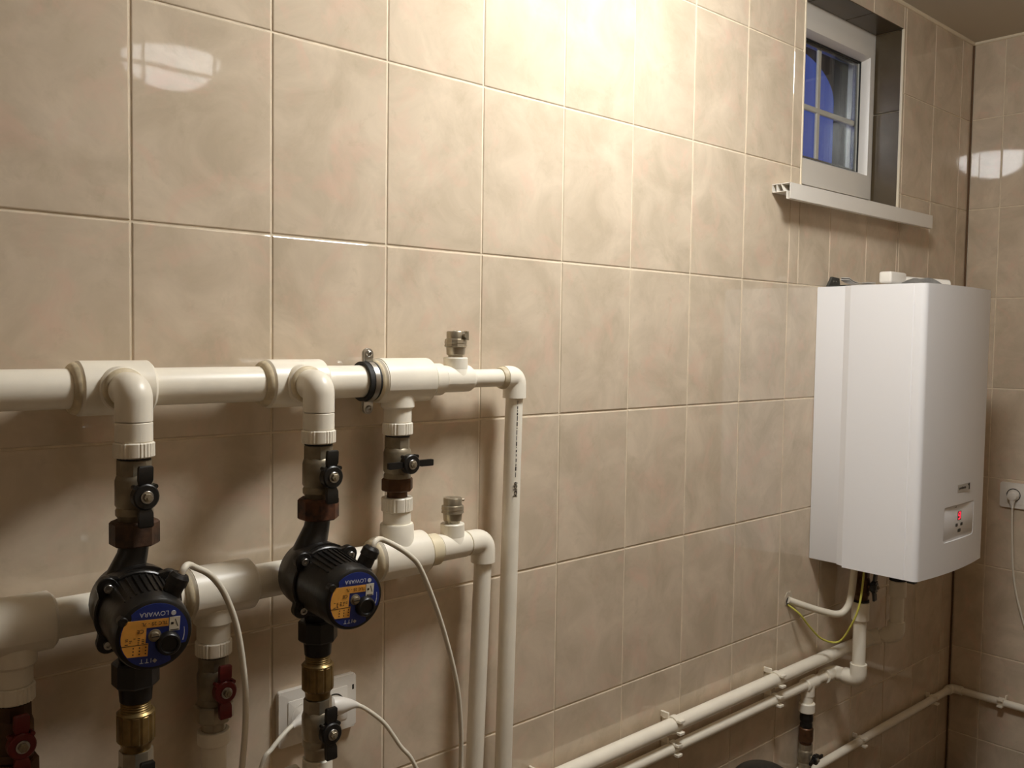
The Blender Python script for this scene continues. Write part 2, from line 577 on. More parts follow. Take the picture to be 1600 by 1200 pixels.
# hollow plastic sill board, its left end cut open
b_ = NB()
def web(y0, z0, y1, z1, t=.0018):
    d = Vector((y1 - y0, z1 - z0)); n = Vector((-d.y, d.x)).normalized() * t / 2
    prism(b_, [(y0 + n.x, z0 + n.y), (y1 + n.x, z1 + n.y), (y1 - n.x, z1 - n.y), (y0 - n.x, z0 - n.y)], 'x', SX0, SX1)
SX0, SX1 = 1.568, 2.385
sill_front = -.052
web(-.001, -.0585, sill_front, -.0585)
web(-.001, -.0775, sill_front + .010, -.0775)
web(sill_front + .001, -.0575, sill_front + .001, -.0965)
web(sill_front + .001, -.0965, sill_front + .011, -.0965)
web(sill_front + .010, -.0975, sill_front + .010, -.0765)
web(-.026, -.0585, -.034, -.0775)
web(-.014, -.0585, -.014, -.0775)
web(-.002, -.0585, -.002, -.0775)
SX0, SX1 = WX0 + .002, WX1 - .002
web(-.001, -.0570, .088, -.0570, .002)
part('sill_board', b_, 'pvc', win, 0)

# ---------------------------------------------------------------- ceiling lamp (above the frame)
lt = thing('ceiling_lamp', 'round opal dome lamp lit under the ceiling above the boiler room', 'lamp', LAMP)
b_ = NB(); cyl(b_, LAMP, (0, 0, -1), 0.001, .018, .172, 48, .003)
part('lamp_base', b_, 'pvc', lt)
b_ = NB(); lathe(b_, [(.0185, .165)] + [(.0185 + .105 * math.sin(a), .165 * math.cos(a)) for a in [PI / 2 * k / 10 for k in range(1, 10)]] + [(.1235, .004)], LAMP, (0, 0, -1), 48)
part('lamp_shade', b_, 'lamp', lt, 60)

# ---------------------------------------------------------------- pipework helpers
def ribs(a):
    # knurled collar: ribs on the right-hand front, plain elsewhere
    return 1.0
def ribbed(bm, o, ax, t0, t1, r, plain=(0.0, 0.0), n=96):
    u, v, w = frame(ax)
    front = math.atan2(Vector((0.35, -1, 0)).dot(v), Vector((0.35, -1, 0)).dot(u))
    def rad(a):
        d = (a - front + PI) % (2 * PI) - PI
        k = int(round(a / (2 * PI / n)))
        sector = int(((d + 0.5) % (2 * PI)) / (PI / 2))
        rib = ((d + 0.45) % (PI / 2)) < 1.05
        return 1.045 if (rib and k % 3 == 0) else (1.0 if rib else 1.03)
    s = 1 if t1 > t0 else -1
    lathe(bm, [(t0, r * .93), (t0 + s * .0015, r), (t1 - s * .0015, r), (t1, r * .95)], o, ax, n, rad=rad)

def adapter(parent, x, y, z0, z1, z2, r, rr, name='threaded_adapter'):
    """white transition piece hanging down from z0; ribbed collar from z1 to z2"""
    b_ = NB(); cyl(b_, (x, y, 0), (0, 0, 1), z0, z1, r, 32, .0012)
    a = part(name, b_, 'ppr', parent)
    b_ = NB(); ribbed(b_, (x, y, 0), (0, 0, 1), z1, z2, rr)
    part('ribbed_collar', b_, 'ppr', a, 25)
    s = 1 if z2 > z1 else -1
    b_ = NB(); cyl(b_, (x, y, 0), (0, 0, 1), z2, z2 + s * .0025, rr * .84, 24)
    part('sealing_ring', b_, 'rubber', a)

def mould_shell(parent, x0, x1, y, z, r, a0=-22, a1=200):
    # the upper mould half stands a hair proud of the lower one
    b_ = NB()
    o_, i_ = [], []
    for k in range(25):
        a = math.radians(a0 + (a1 - a0) * k / 24)
        o_.append((y - r * math.cos(a), z + r * math.sin(a)))
        i_.append((y - (r - .003) * math.cos(a), z + (r - .003) * math.sin(a)))
    prism(b_, o_ + i_[::-1], 'x', x0, x1)
    return part('mould_half', b_, 'ppr', parent, 30)

def tee(parent, x, y, z, half, r, bead=True, both=False):
    b_ = NB(); cyl(b_, (x, y, z), (1, 0, 0), -half, half, r, 40, .004)
    t = part('tee', b_, 'ppr', parent)
    for s in ((-1, 1) if both else (-1,)):
        b_ = NB(); lathe(b_, [(s * half, r * .95), (s * (half + .003), r * .93), (s * (half + .006), r * .86), (s * (half + .0075), r * .77)], (x, y, z), (1, 0, 0), 40)
        part('weld_bead', b_, 'weld', t, 50)
    return t

# ---------------------------------------------------------------- upper manifold
YM, ZU, ZL = -.050, -.521, -.809
YP = -.123                                     # axis of the pump columns
XC1, XC2, XC3 = -.042, .216, .404
R50, R32 = .0252, .0158

um = thing('upper_manifold', 'upper white plastic pipe manifold with elbows, tees and a long drop at its right end', 'pipework', (0, YM, ZU))
for x0, x1 in ((XL + .001, XC1 - .046), (XC1 + .046, XC2 - .046), (XC2 + .046, .362)):
    b_ = NB(); cyl(b_, (0, YM, ZU), (1, 0, 0), x0, x1, R50, 40)
    part('pipe', b_, 'ppr', um)
for xc in (XC1, XC2):
    t = tee(um, xc, YM, ZU, .047, .0352)
    b_ = NB(); cyl(b_, (xc, YM, ZU), (0, -1, 0), .020, .0425, .0285, 40, .003)
    part('branch_collar', b_, 'ppr', t)
    b_ = NB(); lathe(b_, [(.042, .027), (.0455, .0262), (.048, .0235)], (xc, YM, ZU), (0, -1, 0), 40)
    part('weld_bead', b_, 'weld', t, 50)
    b_ = NB()
    tube(b_, fillet([(xc, YM - .046, ZU), (xc, YP, ZU), (xc, YP, -.5585)], .030, 10), .0222, 32)
    part('elbow', b_, 'ppr', um, 50)
    adapter(um, xc, YP, -.5595, -.584, -.603, .0222, .0236)
t3 = tee(um, .411, YM, ZU, .052, .0352)
mould_shell(t3, .365, .459, YM, ZU, .0363)
b_ = NB()
cyl(b_, (XC3, YM, 0), (0, 0, 1), ZU - .02, -.567, .0272, 36, .0035)
part('branch_collar', b_, 'ppr', t3)
adapter(um, XC3, YM, -.566, -.589, -.609, .0225, .0240)
b_ = NB(); lathe(b_, [(.462, .0335), (.467, .027), (.488, .027)], (0, YM, ZU), (1, 0, 0), 36)
part('reducer', b_, 'ppr', um)
def small_tee(parent, x, z, up=.037):
    b_ = NB()
    lathe(b_, [(-.0345, .0185), (-.033, .0225), (.026, .0225), (.0335, .0185)], (x, YM, z), (1, 0, 0), 36)
    lathe(b_, [(.006, .0225), (.016, .0212), (.0175, .0205)], (x, YM, z), (0, 0, 1), 36)
    t = part('small_tee', b_, 'ppr', parent)
    mould_shell(t, x - .0315, x + .026, YM, z, .0233, -18, 198)
    b_ = NB(); lathe(b_, [(.0165, .0185), (.0175, .0208), (up - .0015, .0208), (up, .0195)], (x, YM, z), (0, 0, 1), 36)
    part('branch_collar', b_, 'ppr', t)
    b_ = NB(); lathe(b_, [(-.042, .0195), (-.038, .0215), (-.0345, .0212)], (x, YM, z), (1, 0, 0), 36)
    part('weld_bead', b_, 'weld', t, 50)
small_tee(um, .523, ZU)
b_ = NB(); cyl(b_, (0, YM, ZU), (1, 0, 0), .553, .637, R32, 32)
part('pipe', b_, 'ppr', um)
XD1 = .660
b_ = NB()
tube(b_, fillet([(.632, YM, ZU), (XD1, YM, ZU), (XD1, YM, -.558)], .026, 10), .0212, 32)
e = part('elbow', b_, 'ppr', um, 50)
b_ = NB(); lathe(b_, [(.623, .0178), (.627, .0196), (.6325, .0205)], (0, YM, ZU), (1, 0, 0), 32)
part('weld_bead', b_, 'weld', e, 50)
b_ = NB(); tube(b_, [(XD1, YM, -.556), (XD1 - .014, YM, -1.22), (XD1 - .026, YM, ZF + .001)], R32, 32)
dp = part('drop_pipe', b_, 'ppr', um, 50)
# printed line and name on the drop pipe (right-hand front)
def on_pipe(xc, z, ang, r=R32):
    x = xc - .014 * ((-.556 - z) / .664)
    return Vector((x + r * math.cos(ang), YM + r * math.sin(ang), z))
A_ = math.radians(-108)
tx = Vector((-math.sin(A_), math.cos(A_), 0))
b_ = NB()
z = -.562
while z > -.70:
    l = random.uniform(.002, .009)
    p, q = on_pipe(XD1, z, A_, R32 + .0002), on_pipe(XD1, z - l, A_, R32 + .0002)
    w = tx * random.uniform(.0006, .0012)
    b_.faces.new([b_.verts.new(v) for v in (p - w, p + w, q + w, q - w)])
    z -= l + random.uniform(.001, .004)
part('print_line', b_, 'ink', dp, 0)
n_ = Vector((math.cos(A_), math.sin(A_), 0))
b_ = text_bm('kalde', .013, on_pipe(XD1, -.722, A_, R32 + .0004), (0, 0, 1), (0, 0, 1) if False else n_.cross(Vector((0, 0, 1))), .0002)
part('lettering', b_, 'ink', dp, 0)

# ---------------------------------------------------------------- lower manifold
lm = thing('lower_manifold', 'lower white plastic pipe manifold running behind the two black pumps', 'pipework', (0, YM, ZL))
XT0, XT1, XT2 = -.166, .100, .409
for x0, x1 in ((XL + .001, XT0 - .05), (XT0 + .05, XT1 - .046), (XT1 + .046, XT2 - .048)):
    b_ = NB(); cyl(b_, (0, YM, ZL), (1, 0, 0), x0, x1, R50, 40)
    part('pipe', b_, 'ppr', lm)
for xt, xv in ((XT0, -.163), (XT1, .092)):
    t = tee(lm, xt, YM, ZL, .049, .0355)
    mould_shell(t, xt - .044, xt + .044, YM, ZL, .0366)
    b_ = NB(); cyl(b_, (xv, YM, 0), (0, 0, 1), ZL - .02, -.857, .0275, 36, .004)
    part('branch_collar', b_, 'ppr', t)
    adapter(lm, xv, YM, -.856, -.880, -.900, .0228, .0243)
t = tee(lm, XT2, YM, ZL, .050, .0355)
mould_shell(t, XT2 - .045, XT2 + .045, YM, ZL, .0366)
b_ = NB(); lathe(b_, [(ZL + .015, .031), (ZL + .030, .0285), (-.757, .0275), (-.754, .0262)], (XC3, YM, 0), (0, 0, 1), 36)
part('branch_collar', b_, 'ppr', t)
b_ = NB(); cyl(b_, (XC3, YM, 0), (0, 0, 1), -.760, -.734, .0228, 32, .0012)
a = part('threaded_adapter', b_, 'ppr', lm)
b_ = NB(); ribbed(b_, (XC3, YM, 0), (0, 0, 1), -.734, -.711, .0248)
part('ribbed_collar', b_, 'ppr', a, 25)
b_ = NB(); lathe(b_, [(.458, .034), (.462, .027), (.484, .027)], (0, YM, ZL), (1, 0, 0), 36)
part('reducer', b_, 'pprold', lm)
small_tee(lm, .520, ZL, .040)
XD2 = .590
b_ = NB()
tube(b_, fillet([(.552, YM, ZL), (XD2, YM, ZL), (XD2, YM, -.847)], .028, 10), .0217, 32)
part('elbow', b_, 'ppr', lm, 50)
b_ = NB(); tube(b_, [(XD2, YM, -.845), (XD2 - .014, YM, -1.22), (XD2 - .03, YM, ZF + .001)], R32, 32)
part('drop_pipe', b_, 'ppr', lm, 50)

# ---------------------------------------------------------------- pipe clamp with rubber lining
cl = thing('pipe_clamp', 'steel pipe clamp with black rubber lining and two screw lugs on the upper manifold', 'clamp', (.345, YM, ZU))
XK = .3455
b_ = NB(); lathe(b_, [(-.0125, .0262), (-.0125, .0312), (-.0048, .0312), (-.0048, .0300), (.0048, .0300), (.0048, .0312), (.0125, .0312), (.0125, .0262), (-.0125, .0262)], (XK, YM, ZU), (1, 0, 0), 40, caps=False)
part('rubber_lining', b_, 'rubber', cl)
b_ = NB(); lathe(b_, [(-.0044, .0302), (-.0044, .0322), (.0044, .0322), (.0044, .0302), (-.0044, .0302)], (XK, YM, ZU), (1, 0, 0), 40, caps=False)
part('steel_band', b_, 'steel', cl)
for s in (1, -1):
    b_ = NB()
    zc = ZU + s * .0435
    pts = [(XK - .0085, ZU + s * .031)] + [(XK - .0085 * math.cos(PI * k / 10), zc + s * .0085 * math.sin(PI * k / 10)) for k in range(11)] + [(XK + .0085, ZU + s * .031)]
    prism(b_, pts, 'y', YM - .0035, YM - .0005, .0004)
    prism(b_, pts, 'y', YM + .0008, YM + .0038, .0004)
    lug = part('lug', b_, 'steel', cl)
    b_ = NB(); lathe(b_, [(.0030, .0056), (.0058, .0052), (.0074, .0036), (.0079, .0012)], (XK, YM, zc), (0, -1, 0), 20)
    sc = part('screw', b_, 'steel', lug, 60)
    b_ = NB()
    box(b_, XK - .0026, XK + .0026, YM - .0083, YM - .0070, zc - .0005, zc + .0005)
    box(b_, XK - .0005, XK + .0005, YM - .0083, YM - .0070, zc - .0026, zc + .0026)
    part('screw_slot', b_, 'ink', lug, 0)
b_ = NB(); cyl(b_, (XK, 0, ZU), (0, -1, 0), 0, .0195, .004, 12)
part('wall_stud', b_, 'steel', cl)

# ---------------------------------------------------------------- ball valves
def wing(bm, s, horizontal, L=.0375, w=.0086):
    pr = [(.008, -.0375, -.0300), (.015, -.0380, -.0310), (.020, -.0395, -.0330), (L - .002, -.0405, -.0345), (L, -.0395, -.0350)]
    rings = []
    for d, yf, yb in pr:
        ww = w * (0.8 if d < .017 else (1.0 if d < L - .001 else .84))
        pts = [(-ww, yf), (ww, yf), (ww, yb), (-ww, yb)]
        rings.append([bm.verts.new((s * d, y, a) if horizontal else (a, y, s * d)) for a, y in pts])
    for A, B in zip(rings, rings[1:]):
        for i in range(4):
            j = (i + 1) % 4
            bm.faces.new((A[i], A[j], B[j], B[i]))
    bm.faces.new(rings[0]); bm.faces.new(rings[-1])

def ball_valve(label, loc, body='dnickel', handle='blackp', horizontal=False, nut=None, nutm='dnickel', group=None, turn=0.0, nipple='rust', sc=1.0):
    t = thing('ball_valve', label, 'valve', (0, 0, 0), group)
    b_ = NB()
    lathe(b_, [(.0415, .0165), (.0412, .0203), (.0225, .0205)], (0, 0, 0), (0, 0, 1), 8, a0=PI / 8)
    lathe(b_, [(.0235, .0190), (.0215, .0208), (.0160, .0226), (-.0140, .0228), (-.0175, .0206), (-.0205, .0222), (-.0265, .0222), (-.0300, .0195), (-.0405, .0190)], (0, 0, 0), (0, 0, 1), 36)
    part('valve_body', b_, body, t)
    b_ = NB(); cyl(b_, (0, 0, 0), (0, -1, 0), .015, .031, .0085, 20, .001)
    part('valve_stem', b_, body, t)
    b_ = NB()
    lathe(b_, [(.0275, .0140), (.0295, .0158), (.0400, .0158), (.0415, .0142)], (0, 0, 0), (0, -1, 0), 28)
    L_, w_ = (.0440, .0052) if horizontal else (.0375, .0086)
    wing(b_, 1, horizontal, L_, w_); wing(b_, -1, horizontal, L_, w_)
    for q in (-1, 1):
        cyl(b_, (q * .0120, 0, .0120), (0, -1, 0), .030, .039, .003, 10)
    h = part('handle', b_, handle, t)
    b_ = NB(); cyl(b_, (0, 0, 0), (0, -1, 0), .0413, .0438, .0078, 24, .0005)
    part('washer', b_, 'steel', h)
    b_ = NB(); cyl(b_, (0, 0, 0), (0, -1, 0), .0438, .0475, .0055, 6, .0005)
    cyl(b_, (0, 0, 0), (0, -1, 0), .0475, .0490, .0020, 10)
    part('hand_screw', b_, 'dnickel', h)
    if nut:
        z0, z1, r = nut
        b_ = NB(); lathe(b_, [(z0, r * .93), (z0 - .002, r), (z1 + .002, r), (z1, r * .93)], (0, 0, 0), (0, 0, 1), 8, a0=PI / 8)
        part('union_nut', b_, nutm, t, 25)
        b_ = NB(); cyl(b_, (0, 0, 0), (0, 0, 1), -.040, z1 - .014, .0168, 24)
        part('nipple', b_, nutm, t)
    elif nipple:
        b_ = NB(); cyl(b_, (0, 0, 0), (0, 0, 1), -.0395, -.046, .0186, 24)
        part('nipple', b_, nipple, t)
    t.location = loc
    t.rotation_euler = (0, 0, turn)
    t.scale = (sc, sc, sc)
    return t

ball_valve('dull metal ball valve with black butterfly handle above the left black pump', (XC1, YP, -.6475), nipple='drust')
ball_valve('dull metal ball valve with upright black handle above the right black pump', (XC2, YP, -.6475), nipple='rust')
ball_valve('dull metal ball valve with black handle turned level between upper and lower manifolds', (XC3, YM, -.6535), horizontal=True, nut=(-.026, -.047, .0258), nutm='bronze')
ball_valve('dull metal ball valve with red handle on the lower manifold left of the left pump', (-.163, YM, -.944), body='bronze', handle='red', nut=(-.028, -.052, .028), nutm='bronze')
ball_valve('dull metal ball valve with small red handle between the two black pumps', (.092, YM, -.944), body='dnickel', handle='red', nut=(-.026, -.050, .0272), nutm='nickel')
ball_valve('grey ball valve with black handle below the brass piece of the left pump', (XC1, YP, -1.012), body='nickel', nipple='nickel')
ball_valve('grey ball valve with black handle in front of the double wall socket', (XC2, YP, -1.014), body='nickel', nipple='nickel')

# white pipes below the valves
def riser(label, x, y, z0, r0=.0225):
    t = thing('riser_pipe', label, 'pipe', (x, y, z0), 'white pipes rising to the valves')
    b_ = NB(); cyl(b_, (x, y, 0), (0, 0, 1), z0, z0 - .020, r0, 32, .0015)
    part('threaded_adapter', b_, 'ppr', t)
    b_ = NB(); cyl(b_, (x, y, 0), (0, 0, 1), z0 - .018, ZF + .001, .0172, 28)
    part('pipe', b_, 'ppr', t)
riser('white pipe under the red valve left of the left pump', -.163, YM, -1.0105)
riser('white pipe under the small red valve between the pumps', .092, YM, -1.0085)
riser('white pipe under the grey valve below the left pump', XC1, YP, -1.0585)
riser('white pipe under the grey valve in front of the socket', XC2, YP, -1.0605, .0215)

# ---------------------------------------------------------------- circulation pumps
FY = -.1212
def circulation_pump(label, loc, nutm, roll, yaw, ox, oz, gx):
    t = thing('circulation_pump', label, 'pump', (0, 0, 0), 'black circulation pumps')
    ZO = 0.0
    # the motor hangs a little low on the housing and is turned round the pipe by yaw
    MT = Matrix.Translation((ox, 0, oz)) @ Matrix.Rotation(yaw, 4, 'Z') @ Matrix.Rotation(math.radians(4), 4, 'X')
    def mpart(name, bm, m, parent, ang=35):
        bmesh.ops.transform(bm, matrix=MT, verts=bm.verts)
        return part(name, bm, m, parent, ang)
    b_ = NB()
    tube(b_, [(0, 0, .087), (-.0005, 0, .076), (-.003, 0, .062), (-.008, 0, .048), (-.012, 0, .034), (-.012, 0, .015)], [.0165, .0175, .0182, .0205, .0250, .0300], 24)
    tube(b_, [(-.010, 0, -.020), (-.006, 0, -.042), (-.002, 0, -.058), (0, 0, -.085)], [.028, .0215, .0188, .0175], 24)
    lathe(b_, [(-.034, .020), (-.030, .036), (-.018, .046), (.008, .050), (.031, .050)], (ox, 0, oz), (0, -1, 0), 40)
    part('pump_housing', b_, 'iron', t)
    b_ = NB()
    lathe(b_, [(.029, .0475), (.030, .0500), (.0375, .0500), (.039, .0485)], (0, 0, ZO), (0, -1, 0), 48)
    for sx in (-1, 1):
        for sz in (-1, 1):
            lathe(b_, [(.0285, .0110), (.0295, .0122), (.0385, .0122), (.0395, .0110)], (sx * .0350, 0, ZO + sz * .0345), (0, -1, 0), 20)
            prism(b_, [(sx * .022, ZO + sz * .0440), (sx * .035, ZO + sz * .0460), (sx * .0466, ZO + sz * .0345), (sx * .0445, ZO + sz * .021)][::(1 if sx * sz > 0 else -1)], 'y', -.0290, -.0390)
    mpart('motor_flange', b_, 'iron', t)
    for sx in (-1, 1):
        for sz in (-1, 1):
            b_ = NB()
            lathe(b_, [(.0390, .0052), (.0450, .0052), (.0455, .0047), (.0455, .0026), (.0425, .0024)], (sx * .0350, 0, ZO + sz * .0345), (0, -1, 0), 16)
            mpart('bolt', b_, 'steel', t)
    b_ = NB()
    lathe(b_, [(.039, .0460), (.043, .0455), (.070, .0440), (.0965, .0430)], (0, 0, ZO), (0, -1, 0), 48)
    mpart('motor_housing', b_, 'iron', t)
    b_ = NB()
    for k in range(9):
        a = math.radians(52 + k * 9.5)
        ca, sa = math.cos(a), math.sin(a)
        P0, P1 = Vector((ca * .0440, -.040, ZO + sa * .0440)), Vector((ca * .0475, -.041, ZO + sa * .0475))
        P2, P3 = Vector((ca * .0445, -.096, ZO + sa * .0445)), Vector((ca * .0415, -.096, ZO + sa * .0415))
        w = Vector((-sa, 0, ca)) * .0009
        A = [b_.verts.new(p + w) for p in (P0, P1, P2, P3)]; B = [b_.verts.new(p - w) for p in (P0, P1, P2, P3)]
        b_.faces.new(A); b_.faces.new(B[::-1])
        for i in range(4):
            j = (i + 1) % 4
            b_.faces.new((A[i], A[j], B[j], B[i]))
    ob = mpart('cooling_ribs', b_, 'iron', t, 0)
    b_ = NB()
    lathe(b_, [(.0955, .0428), (.0970, .0440), (.1140, .0430), (.1190, .0412), (.1206, .0388)], (0, 0, ZO), (0, -1, 0), 56)
    mpart('front_cap', b_, 'blackp', t)
    R = .0370
    cr, sr = math.cos(roll), math.sin(roll)
    def LP(u, w_, d=0.0):
        return Vector((R * (u * cr + w_ * sr), FY - d, ZO + R * (-u * sr + w_ * cr)))
    b_ = NB()
    n = 56
    pts = []
    for k in range(n):
        a = 2 * PI * k / n
        dg = math.degrees(a)
        rr = 1.0
        if 305 < dg < 335: rr = .80          # notch by the knob at the lower right
        if 140 < dg < 156: rr = .88          # cut-out round the cap screw
        pts.append(LP(rr * math.cos(a), rr * math.sin(a)))
    A = [b_.verts.new(p) for p in pts]; B = [b_.verts.new(p + Vector((0, .0012, 0))) for p in pts]
    b_.faces.new(A); b_.faces.new(B)
    for i in range(n):
        b_.faces.new((A[i], A[(i + 1) % n], B[(i + 1) % n], B[i]))
    plate = mpart('label_plate', b_, 'blue', t, 0)
    def patch(name, pts2, m, d0=.0001, d1=.0006):
        b_ = NB()
        A = [b_.verts.new(LP(u, w_, d1)) for u, w_ in pts2]; B = [b_.verts.new(LP(u, w_, d0)) for u, w_ in pts2]
        b_.faces.new(A); b_.faces.new(B[::-1])
        k = len(pts2)
        for i in range(k):
            b_.faces.new((A[i], A[(i + 1) % k], B[(i + 1) % k], B[i]))
        return mpart(name, b_, m, plate, 0)
    arc = [(.975 * math.cos(math.radians(a)), .975 * math.sin(math.radians(a))) for a in (151, 160, 170, 180, 190, 200, 210, 219)]
    patch('orange_panel', [(.39, .51), (.39, .26), (-.25, .26), (-.25, -.23), (-.17, -.23), (-.17, -.63)] + arc[::-1] + [(-.80, .51)], 'orange')
    patch('white_card', [(.41, .53), (.73, .53), (.73, .09), (.42, .09)], 'card')
    def ptext(body, u, w_, size, m, name='lettering', sp=1.0):
        xd = LP(-1, 0) - LP(0, 0); yd = LP(0, -1) - LP(0, 0)
        mpart(name, text_bm(body, size * R, LP(u, w_, .0009), xd, yd, .0001, sp), m, plate, 0)
    ptext('LOWARA', -.05, .685, .20, 'wink')
    ptext('ITT', -.22, -.77, .20, 'wink', sp=1.35)
    ptext('TLC 25 - 7L', -.02, .385, .155, 'ink')
    ptext('CE', -.42, .17, .17, 'ink')
    b_ = NB()
    lathe(b_, [(-FY + .0003, .0028), (-FY + .0010, .0028)], LP(.52, .66, FY) * 1 - Vector((0, LP(.52, .66, FY).y, 0)), (0, -1, 0), 16)
    mpart('emblem', b_, 'wink', plate, 0)
    b_ = NB()
    o2 = LP(.05, -.80); o2.y = 0
    lathe(b_, [(-FY + .0003, .0026), (-FY + .0010, .0026)], o2, (0, -1, 0), 4)
    mpart('emblem', b_, 'silver', plate, 0)
    # graph on the white card, fine print on the orange panel
    b_ = NB()
    def bar(u0, w0, u1, w1, th, d=.0008):
        p, q = Vector((u0, w0)), Vector((u1, w1))
        nn = Vector((-(q - p).y, (q - p).x)).normalized() * th / 2
        b_.faces.new([b_.verts.new(LP(v.x, v.y, d)) for v in (p - nn, q - nn, q + nn, p + nn)])
    bar(.58, .46, .67, .22, .025); bar(.46, .33, .54, .33, .075); bar(.45, .12, .70, .12, .03)
    mpart('pump_curve', b_, 'ink', plate, 0)
    b_ = NB()
    bar(-.98, -.26, -.19, -.25, .022)
    for k in range(4):
        y = -.04 - k * .055
        for q in range(5):
            if random.random() < .75:
                bar(-.85 + q * .12, y if y < .1 else .06, -.85 + q * .12 + random.uniform(.05, .09), y if y < .1 else .06, .022)
    for q in range(3):
        for k in range(3):
            bar(-.62 + q * .18, -.34 - k * .10, -.58 + q * .18, -.34 - k * .10, .04)
    mpart('fine_print', b_, 'ink', plate, 0)
    b_ = NB()
    for k in range(4):
        a0, a1 = math.radians(12 - k * 7), math.radians(5 - k * 7)
        bar(.88 * math.cos(a0), .88 * math.sin(a0), .88 * math.cos(a1), .88 * math.sin(a1), .018 + .012 * k / 3)
    mpart('direction_mark', b_, 'wink', plate, 0)
    # speed knob, vent screw, cap screw
    ko = LP(.41, -.28); ko.y = 0
    b_ = NB(); lathe(b_, [(-FY - .001, .0138), (-FY + .0005, .0138), (-FY + .007, .0128), (-FY + .0085, .0115), (-FY + .0085, .0095), (-FY + .006, .0085)], ko, (0, -1, 0), 32)
    mpart('speed_knob', b_, 'blackp', t)
    so = LP(0, 0); so.y = 0
    b_ = NB(); lathe(b_, [(-FY - .001, .0072), (-FY + .0012, .0072), (-FY + .0015, .0050), (-FY + .0045, .0048), (-FY + .005, .0042)], so, (0, -1, 0), 24)
    vsn = mpart('vent_screw', b_, 'dnickel', t)
    b_ = NB()
    box(b_, so.x - .0044, so.x + .0044, FY - .0055, FY - .0047, so.z - .0006, so.z + .0006)
    mpart('screw_slot', b_, 'ink', vsn, 0)
    co = LP(-.93, .50); co.y = 0
    b_ = NB(); lathe(b_, [(.112, .0058), (.1210, .0056), (.1218, .0046)], co, (0, -1, 0), 20)
    mpart('cap_screw', b_, 'iron', t)
    # cable gland, pointing up and to the right
    g0 = Vector((gx, -.088, ZO + .027)); gd = Vector((.42, -.06, .90))
    b_ = NB()
    lathe(b_, [(-.006, .0135), (.006, .0135), (.007, .0112), (.020, .0110), (.0205, .0125), (.030, .0122), (.034, .0095), (.035, .0060)], g0, gd, 12)
    mpart('cable_gland', b_, 'blackp', t, 30)
    # union nuts and tailpiece
    b_ = NB(); lathe(b_, [(.1055, .0270), (.1030, .0294), (.0775, .0294), (.0755, .0270)], (0, 0, 0), (0, 0, 1), 8, a0=PI / 8)
    part('union_nut', b_, nutm, t, 25)
    b_ = NB(); lathe(b_, [(-.0705, .0262), (-.0725, .0280), (-.0985, .0280), (-.1010, .0262)], (0, 0, 0), (0, 0, 1), 8, a0=PI / 8)
    part('union_nut', b_, 'iron', t, 25)
    b_ = NB(); cyl(b_, (0, 0, 0), (0, 0, 1), -.100, -.122, .0205, 28, .001, .0190)
    part('tailpiece', b_, 'iron', t)
    t.location = loc
    tip = Vector(loc) + MT @ (g0 + gd.normalized() * .034)
    return t, tip
ZP = -.787
pump1, tip1 = circulation_pump('black pump with blue and orange label, nearest the left edge beneath the darker brown nut', (XC1, YP, ZP), 'drust', .05, math.radians(-8.5), -.0035, .0040, .0215)
pump2, tip2 = circulation_pump('black pump with blue and orange label, beneath the rust brown nut, beside the socket', (XC2, YP, ZP), 'rust', .05, math.radians(-3.5), -.0075, -.0040, .0275)

# brass check valves under the pumps
def check_valve(label, x, y):
    t = thing('check_valve', label, 'valve', (x, y, -.945))
    b_ = NB()
    prof = [(-.908, .0170)]
    for k in range(5):
        prof += [(-.9085 - k * .003, .0180), (-.9100 - k * .003, .0168)]
    lathe(b_, prof + [(-.924, .0168)], (x, y, 0), (0, 0, 1), 28)
    part('thread', b_, 'brass', t, 20)
    b_ = NB()
    def flute(a):
        return 1.0 if (math.degrees(a) % 30) < 19 else .95
    lathe(b_, [(-.9205, .0205), (-.9230, .0232), (-.9250, .0232)], (x, y, 0), (0, 0, 1), 12)
    lathe(b_, [(-.9248, .0220), (-.9255, .0228), (-.9580, .0228), (-.9605, .0205)], (x, y, 0), (0, 0, 1), 96, rad=flute)
    lathe(b_, [(-.9600, .0205), (-.9645, .0182), (-.9715, .0178)], (x, y, 0), (0, 0, 1), 28)
    part('valve_body', b_, 'brass', t, 25)
check_valve('fluted brass check valve under the left black pump', XC1, YP)
check_valve('fluted brass check valve above the wall socket, under the right black pump', XC2, YP)

# ---------------------------------------------------------------- automatic air vents
def air_vent(label, x, z, turned):
    t = thing('air_vent', label, 'air vent', (x, YM, z))
    b_ = NB()
    lathe(b_, [(0, .0128), (.0040, .0128), (.0045, .0150), (.0060, .0158), (.0175, .0165)], (x, YM, z), (0, 0, 1), 28)
    part('vent_body', b_, 'nickel', t)
    b_ = NB()
    lathe(b_, [(.0175, .0172), (.0190, .0196), (.0240, .0188), (.0250, .0196), (.0310, .0188), (.0322, .0168)], (x, YM, z), (0, 0, 1), 12 if turned else 32)
    part('hex_collar', b_, 'nickel', t, 25)
    b_ = NB()
    lathe(b_, [(.0320, .0160), (.0430, .0162), (.0448, .0150), (.0452, .0060), (.0460, .0050), (.0462, .0020)], (x, YM, z), (0, 0, 1), 28)
    part('vent_cap', b_, 'nickel', t)
    b_ = NB()
    if turned:
        lathe(b_, [(-.004, .0042), (.009, .0042)], (x + .0035, YM - .0125, z + .0375), (.25, -1, 0), 14)
        prism(b_, [(x + .0085, z + .030), (x + .0155, z + .030), (x + .0150, z + .0455), (x + .0100, z + .0455)], 'y', YM - .017, YM - .010, .0008)
    else:
        lathe(b_, [(-.003, .0022), (.004, .0022)], (x + .0145, YM - .007, z + .0400), (1, -.4, 0), 12)
    part('bleed_screw', b_, 'dnickel', t, 25)
